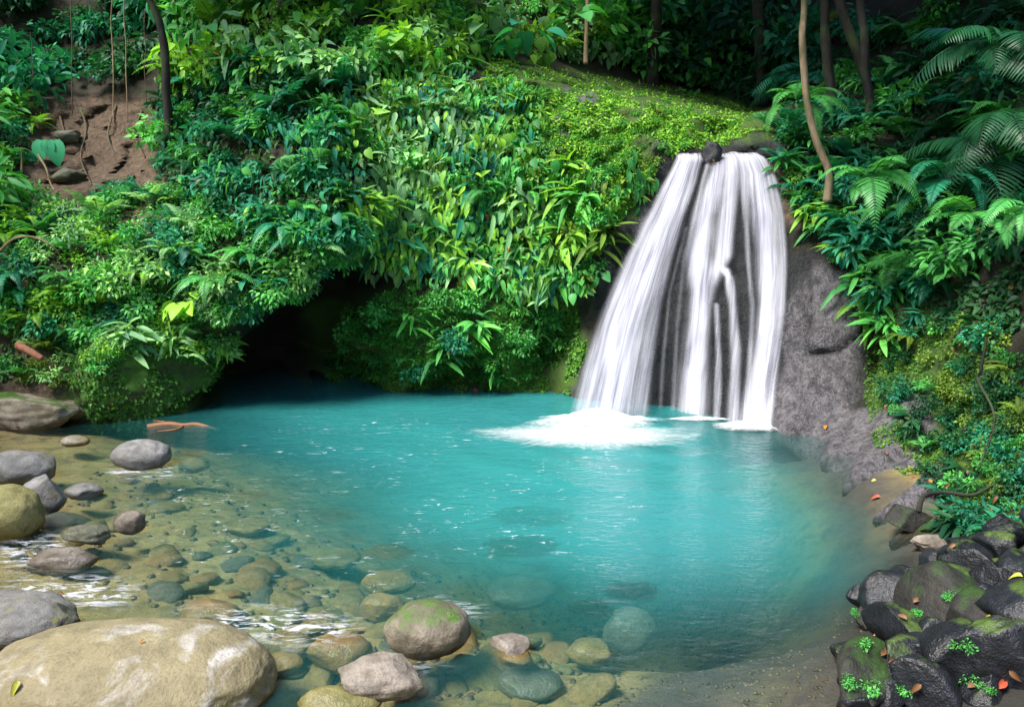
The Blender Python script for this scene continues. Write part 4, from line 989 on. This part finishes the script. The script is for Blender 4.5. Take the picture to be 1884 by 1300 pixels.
cover('ground_cover', 'low leafy ground cover under the cliff plants', [([(620, 150), (1000, 130), (1050, 540), (680, 500)], .34), ([(310, 100), (640, 100), (650, 500), (310, 400)], .26), ([(0, 400), (300, 340), (640, 420), (630, 450), (420, 590), (160, 640), (0, 700)], .4)], 15000, .085, (0.045, 0.15, 0.03), .05)
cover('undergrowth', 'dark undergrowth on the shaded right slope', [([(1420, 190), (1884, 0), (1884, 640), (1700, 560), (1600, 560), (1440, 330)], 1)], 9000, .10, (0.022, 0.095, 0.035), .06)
# moss tufts clothing the huge mossy rock
mr = [o for o in bpy.data.objects if o.name.startswith('mossy_rock')][0]
V = np.array([v.co[:] for v in mr.data.vertices]); N = np.array([v.normal[:] for v in mr.data.vertices])
L = Leaves()
for k in range(16000):
    i = rng.integers(len(V)); p = V[i] + rng.normal(size=3) * .02; nr = N[i]
    if noise.noise(Vector(p) * 2.2) < -.22: continue
    L.add(TINY, p + nr * .012, rng.normal(size=3) * .7 + nr * .5 + np.array([0, 0, -.4]), nr + rng.normal(size=3) * .35, .05 * rng.uniform(.5, 1.7))
o = obj('moss_coat', L.mesh('moss_coat', LEAF), mr); o.color = (.085, .25, .045, 1); o['kind'] = 'stuff'

# ---------------------------------------------------------------- trunks, lianas, wood
def tube(pts, radii, ns=9, wob=.0):
    V, Fc = [], []; pts = [Vector(p) for p in pts]
    # resample
    P_, R_ = [], []
    for i in range(len(pts) - 1):
        m = 6
        for k in range(m + (i == len(pts) - 2)):
            t_ = k / m; p0 = pts[max(0, i - 1)]; p1 = pts[i]; p2 = pts[i + 1]; p3 = pts[min(len(pts) - 1, i + 2)]
            P_.append(.5 * ((2 * p1) + (p2 - p0) * t_ + (2 * p0 - 5 * p1 + 4 * p2 - p3) * t_ ** 2 + (3 * p1 - p0 - 3 * p2 + p3) * t_ ** 3))
            R_.append(radii[i] + (radii[i + 1] - radii[i]) * t_)
    for i, (p, r_) in enumerate(zip(P_, R_)):
        tg = (P_[min(i + 1, len(P_) - 1)] - P_[max(i - 1, 0)]).normalized()
        x = tg.cross(Vector((.3, 1, .2))).normalized(); y = tg.cross(x)
        for k in range(ns):
            a = 2 * PI * k / ns; rr = r_ * (1 + wob * noise.noise(p * 3 + Vector((math.cos(a), math.sin(a), 0)) * 1.2))
            V.append(p + (x * math.cos(a) + y * math.sin(a)) * rr)
    n = len(P_)
    for i in range(n - 1):
        for k in range(ns):
            Fc.append([i * ns + k, i * ns + (k + 1) % ns, (i + 1) * ns + (k + 1) % ns, (i + 1) * ns + k])
    Fc.append(list(range(ns))[::-1]); Fc.append([(n - 1) * ns + k for k in range(ns)])
    return np.array([v[:] for v in V]), Fc
def merge(lst):
    V, Fc, b = [], [], 0
    for v, f in lst:
        V.append(v); Fc += [[i + b for i in q_] for q_ in f]; b += len(v)
    return np.concatenate(V), Fc
def tree(label, pts, Y, r0, r1, mat, top, tint, crown=1.0, group=None, shade_lean=(0, 0)):
    P3 = [at(px, py, Y) for px, py in pts]
    base = P3[-1].copy(); up = [p - base for p in P3[::-1]]
    d = (up[-1] - up[-2]).normalized()
    tip = up[-1] + Vector((d.x * .5, d.y * .3, 1)).normalized() * max(.6, top - (base.z + up[-1].z))
    tip = tip + Vector((shade_lean[0], shade_lean[1], 0))  # shifts the unseen crown forward, added to shade the right bank
    up = [Vector((0, 0, -.4))] + up + [(up[-1] + tip) / 2 + Vector((random.uniform(-.2, .2), random.uniform(-.2, .2), 0)), tip]
    n = len(up); rad = [r0 + (r1 - r0) * i / (n - 1) for i in range(n)]; rad[0] *= 1.25
    limbs = [tube(up, rad, 10, .25)]
    for k in range(5):
        a = k * 1.3 + random.random(); q_ = tip - Vector((0, 0, random.uniform(.2, 1.2)))
        e = q_ + Vector((math.cos(a) * 1.5, math.sin(a) * 1.5, random.uniform(.3, 1.2))) * crown
        limbs.append(tube([q_, (q_ + e) / 2 + Vector((0, 0, .15)), e], [r1 * .8, r1 * .5, r1 * .2], 6))
    r = empty('tree', base); tag(r, label, 'tree', group)
    V, Fc = merge(limbs); obj('trunk', mesh_data('trunk', V, Fc, mat), r)
    c_ = obj('crown', random.choice(KINDS['crown'])[0], r, tip + Vector((0, 0, .5))); c_.scale = (crown,) * 3; c_.rotation_euler = (0, 0, random.uniform(0, 6)); c_.color = (*TINTS[tint], 1)
    return r
tree('tree with a slender pale trunk right of the waterfall', [(1480, -20), (1476, 60), (1478, 110), (1484, 180), (1496, 240), (1512, 285), (1525, 320)], 11.9, .055, .04, BARK_PALE, 9.0, FG, 1.0, shade_lean=(-1.0, -2.4))
tree('tree with a mossy brown trunk close behind the pale one', [(1519, -20), (1518, 60), (1524, 130), (1528, 180)], 14.5, .09, .07, BARK_DARK, 10, DG, 1.3)
tree('tree with a dark trunk leaning right behind the pale one', [(1540, -20), (1560, 50), (1582, 110), (1600, 170)], 14.0, .09, .07, BARK_DARK, 10, DG, 1.3)
tree('tree with a straight black trunk on the shaded slope', [(1586, -20), (1590, 60), (1592, 130), (1600, 190)], 13.5, .07, .06, BARK_DARK, 10, DG, 1.3, shade_lean=(0, -1.5))
tree('tree with a dark trunk bending left of the crest', [(272, -20), (285, 20), (298, 60), (304, 110), (306, 170), (310, 230)], 14.5, .075, .06, BARK_DARK, 9.5, BL, 1.1)
tree('slim yellowish tree at the dark end of the crest', [(1082, -20), (1080, 30), (1078, 80)], 17.0, .045, .035, BARK_PALE, 10, FG, 1.0)
tree('thin dark tree on the crest', [(612, -20), (615, 40), (612, 90)], 15.5, .06, .05, BARK_DARK, 9.5, FG, 1.0)
tree('thin slanting tree on the crest', [(520, -10), (500, 35), (475, 75), (468, 95)], 14.8, .035, .03, BARK, 8.5, FG, .9)
tree('black trunk in the forest behind the waterfall', [(1395, -20), (1398, 60), (1402, 160)], 18.5, .14, .1, BARK_DARK, 12, DG, 1.4)
tree('second black trunk deep in the forest behind the fall', [(1210, -20), (1206, 60), (1200, 130)], 20.0, .16, .1, BARK_DARK, 12, DG, 1.5)
for lab, px, y0, y1, Y, w in [('pale liana hanging before the dark hollow', 208, -20, 238, 15.6, .012), ('brown liana beside the pale one', 232, -20, 225, 15.6, .010), ('thin liana at the left of the dark hollow', 132, -20, 210, 15.4, .010), ('liana hanging close to the bent dark trunk', 268, 20, 190, 15.3, .008), ('liana under the top left leaves', 60, 60, 150, 16.0, .008)]:
    top = at(px - 2, y0, Y); bot = at(px + 1, y1, Y)
    pts = [top + (bot - top) * k / 5 + Vector((random.uniform(-.02, .02), random.uniform(-.02, .02), 0)) for k in range(6)]
    V, Fc = tube(pts, [w] * 6, 6); tag(obj('liana', mesh_data('liana', V, Fc, BARK_PALE if 'pale' in lab else BARK)), lab, 'liana')
def stick(name, lab, cat, pts, rad, mat, br=()):
    lst = [tube(pts, [rad * (1 - .5 * i / (len(pts) - 1)) for i in range(len(pts))], 8, .3)]
    for b in br: lst.append(tube(b, [rad * .45, rad * .35, rad * .15], 6, .2))
    V, Fc = merge(lst); tag(obj(name, mesh_data(name, V, Fc, mat)), lab, cat)
LOGM = simple_bark('wood_red_brown', (0.16, 0.06, 0.03), (0.32, 0.14, 0.08))
ORW = flat_leaf_mat('wood_orange', (0.24, 0.09, 0.03))
stick('log', 'short red-brown log lying on the left bank', 'log', [at(36, 636, 10.9), at(55, 646, 10.8), at(78, 660, 10.75)], .07, LOGM)
p = [onz(272, 786, -.03), onz(310, 780, .01), onz(338, 783, .0), onz(362, 781, .012), onz(400, 790, -.04)]
stick('driftwood', 'orange driftwood branch floating by the mossy rock', 'driftwood', p, .05, ORW, [[p[1], onz(300, 776, .01), onz(282, 774, .0)], [p[2], onz(325, 790, 0.01), onz(290, 793, .0)]])
stick('dead_branch', 'dead branch arching over the left thicket', 'branch', [at(0, 462, 11.2), at(25, 440, 11.2), at(60, 436, 11.2), at(95, 452, 11.2), at(110, 470, 11.3)], .02, BARK_PALE)
stick('dead_branch', 'dead twig standing on the earth bank', 'branch', [at(40, 315, 13.4), at(40, 290, 13.4), at(39, 272, 13.4)], .018, BARK_PALE)
stick('dead_branch', 'long dead branch sloping over the earth bank', 'branch', [at(70, 285, 13.5), at(85, 310, 13.4), at(92, 335, 13.3), at(100, 350, 13.2)], .02, BARK_PALE)
for k, pts in enumerate([[(150, 200), (160, 240), (150, 290), (170, 340)], [(215, 195), (200, 250), (222, 300)], [(262, 205), (250, 250), (268, 290)], [(112, 215), (120, 260), (95, 300)]]):
    P4 = [hit(*q)[0] for q in pts]
    stick('root', ['bare root crawling down the middle of the earth bank', 'bare root below the pale liana on the earth bank', 'bare root at the right of the earth bank', 'bare root at the left of the earth bank'][k], 'root', [p - ray(942, 650) * .03 for p in P4], .022, BARK)
for k, (cx, w, top, base) in enumerate([(125, 46, 240, 262), (128, 60, 308, 334), (262, 40, 228, 250)]):
    B('stone', 'stone', ['dark stone stuck in the left of the earth bank', 'grey flat stone below the turquoise leaves on the earth bank', 'dark stone at the top right of the earth bank'][k], cx, w, top, base, SUNK, 90 + k, .8, .5, Y=hit(cx, base)[0].y - .12, zb=hit(cx, base)[0].z)
stick('root', 'dark curved root along the mossy shore rock', 'root', [onz(1690, 940, .55), onz(1700, 912, .6), onz(1740, 905, .6), onz(1790, 910, .65), onz(1830, 890, .8)], .022, BARK_DARK)
stick('dead_branch', 'dark branch slanting across the right bank', 'branch', [at(1815, 620, 8.2), at(1805, 680, 8.2), at(1800, 700, 8.2), at(1830, 770, 7.8), at(1800, 860, 7.3)], .018, BARK_DARK)
# fallen leaves
RED = flat_leaf_mat('dead_leaf_red', (0.42, 0.07, 0.03)); ORG = flat_leaf_mat('dead_leaf_orange', (0.45, 0.17, 0.03)); YEL = flat_leaf_mat('dead_leaf_yellow', (0.45, 0.45, 0.05)); PNK = flat_leaf_mat('dead_leaf_pink', (0.55, 0.22, 0.17))
lt = leaf_tpl(6, 'ovate', .6, .55, .42); BRN = flat_leaf_mat('dead_leaf_brown', (0.16, 0.075, 0.03))
LM = {k: mesh_data('fallen_leaf', lt[0], lt[1], m) for k, m in (('red', RED), ('orange', ORG), ('yellow', YEL), ('pink', PNK), ('brown', BRN))}
bpy.context.view_layer.update()
dgs = bpy.context.evaluated_depsgraph_get()
def drop(px, py, k, where, s=.14):
    d = ray(px, py).normalized()
    ok, p, n, i, ob, M = SC.ray_cast(dgs, CAM, d)
    if ok and ob.name.startswith('pool'): pass
    if not ok: return
    o = obj('fallen_leaf', LM[k], None, p - d * .025)
    n = (Vector(n) if n.dot(d) < 0 else -Vector(n)); q_ = (n * .5 - d * .6 + Vector((0, 0, .3))).normalized().to_track_quat('Z', 'Y')
    o.rotation_mode = 'QUATERNION'; o.rotation_quaternion = q_ @ Matrix.Rotation(random.uniform(0, 6.28), 3, 'Z').to_quaternion()
    o.scale = (s * .6,) * 3; tag(o, f'{k} fallen leaf {where}', 'leaf', 'brown leaf litter ' + where if k == 'brown' else None)
for a in [(1037, 318, 'red', 'on the moss at the middle of the outcrop', .17), (893, 395, 'red', 'caught in the leaf curtain', .2), (655, 325, 'orange', 'in the leaves at the left of the curtain', .14), (1518, 790, 'orange', 'lying at the foot of the bare slab', .2), (1628, 745, 'orange', 'on the ledge above the bare slab foot', .12),
          (1715, 880, 'orange', 'on the grey ledge of the right bank', .17), (1612, 882, 'yellow', 'on the sloping rock by the water', .15), (1620, 914, 'red', 'on the sloping rock nearest the water', .17), (1668, 833, 'pink', 'on the mossy ledge', .12), (1676, 879, 'red', 'beside the orange leaf on the ledge', .1),
          (1606, 1168, 'pink', 'on the small moss-topped rock', .1), (1838, 1266, 'red', 'in the bottom right corner', .16), (1822, 1130, 'yellow', 'on the pale blue-grey rock', .1), (1882, 1060, 'yellow', 'at the right edge above the dark rocks', .13), (37, 1252, 'yellow', 'on the left end of the largest tan boulder', .16),
          (266, 1176, 'orange', 'on the top of the largest tan boulder', .06), (108, 1090, 'orange', 'in the riffle behind the lichen boulder', .08), (870, 717, 'red', 'at the waterline under the leaf curtain', .22), (1800, 420, 'orange', 'hanging on the large bright fern', .16), (1822, 412, 'orange', 'on the tip side of the large bright fern', .13), (1780, 430, 'orange', 'low on the large bright fern', .12),
          (405, 98, 'orange', 'at the left end of the crest', .2), (840, 520, 'orange', 'under the lip of the leaf curtain', .16), (130, 660, 'orange', 'in the litter by the log', .16), (85, 330, 'orange', 'on the earth bank', .2), (1045, 230, 'pink', 'beside the bare patch on the outcrop', .1), (1370, 240, 'red', 'by the lip of the waterfall', .12), (1785, 820, 'orange', 'in the moss of the right bank', .13), (1830, 930, 'orange', 'by the dark rock at the right bank edge', .1), (935, 455, 'orange', 'low in the leaf curtain', .13), (1040, 270, 'yellow', 'on the outcrop moss', .08)]:
    drop(*a)
for k in range(46):
    px, py = [(rng.uniform(1460, 1884), rng.uniform(700, 1290)), (rng.uniform(0, 300), rng.uniform(590, 800)), (rng.uniform(60, 310), rng.uniform(190, 400)), (rng.uniform(960, 1400), rng.uniform(150, 300))][k % 4 if k % 3 else 0]
    if inpoly([px], [py], [(1400, 780), (1560, 880), (1700, 1030), (1550, 1100), (1530, 1200), (1300, 1400)])[0]: continue
    drop(px, py, 'brown', ['among the plants and rocks of the right bank', 'on the left shore', 'on the bare earth bank', 'on the mossy outcrop'][k % 4 if k % 3 else 0], .13)
# little plants among the dark rocks in the right foreground
for k, (px, py, Y, s, lab) in enumerate([(1600, 1265, 4.6, .30, 'tuft of small bright leaves at the bottom of the right shore pile'), (1560, 1255, 4.7, .26, 'small leafy tuft at the sand edge'), (1575, 1130, 5.5, .22, 'leafy sprig on the bluish wet rock'), (1590, 1185, 5.2, .24, 'leafy sprig over the dark gap between the rocks'),
                              (1688, 1130, 5.3, .22, 'leafy sprig in the crack of the black rocks'), (1780, 1190, 5.0, .30, 'hanging sprig in the gap left of the blue-grey rock'), (1785, 1250, 4.8, .28, 'small leaves at the foot of the gap'), (1660, 1270, 4.5, .22, 'sprig in front of the leaning mossy rock'), (1820, 1270, 4.6, .22, 'tuft of small leaves in the bottom right corner'), (1745, 1095, 5.6, .2, 'sprig on the black rock behind')]):
    d = ray(px, py).normalized(); ok, p, n, i, ob, M = SC.ray_cast(dgs, CAM, d)
    if not ok: p = at(px, py, Y)
    plant('creeper', p, random.uniform(0, 6), s * .75, FG, lab, 'plant', None)

# ---------------------------------------------------------------- light, sky, camera
sunv = Vector((-0.46, -0.34, 0.82)).normalized()
s = bpy.data.lights.new('sun', 'SUN'); s.energy = 2.6; s.angle = R(22); s.color = (1.0, 0.95, 0.86)
so = bpy.data.objects.new('sun', s); COL.objects.link(so); so.rotation_euler = (-sunv).to_track_quat('-Z', 'Y').to_euler(); so.location = (0, 0, 20)
w = bpy.data.worlds.new('World'); SC.world = w; w.use_nodes = True
nt = w.node_tree; bg = nt.nodes['Background']; sky = nt.nodes.new('ShaderNodeTexSky'); sky.sky_type = 'NISHITA'; sky.sun_disc = False
sky.sun_elevation = math.asin(sunv.z); sky.sun_rotation = math.atan2(sunv.x, sunv.y) % (2 * PI)
nt.links.new(sky.outputs[0], bg.inputs[0]); bg.inputs[1].default_value = 0.085
cam = bpy.data.cameras.new('camera'); cam.lens = 36 * F / 1884; cam.sensor_width = 36; cam.clip_end = 500; cam.clip_start = .05
co = bpy.data.objects.new('camera', cam); COL.objects.link(co); co.location = CAM; co.rotation_euler = (PI / 2 - PIT, 0, 0)
SC.camera = co
SC.render.engine = 'CYCLES'
SC.view_settings.view_transform = 'Standard'; SC.view_settings.look = 'None'; SC.view_settings.gamma = 1; SC.view_settings.exposure = 1.85
cy = SC.cycles; cy.use_denoising = True; cy.max_bounces = 7; cy.diffuse_bounces = 3; cy.glossy_bounces = 2; cy.transmission_bounces = 4; cy.transparent_max_bounces = 14
cy.use_adaptive_sampling = True; cy.adaptive_threshold = 0.02; cy.caustics_reflective = False; cy.caustics_refractive = False
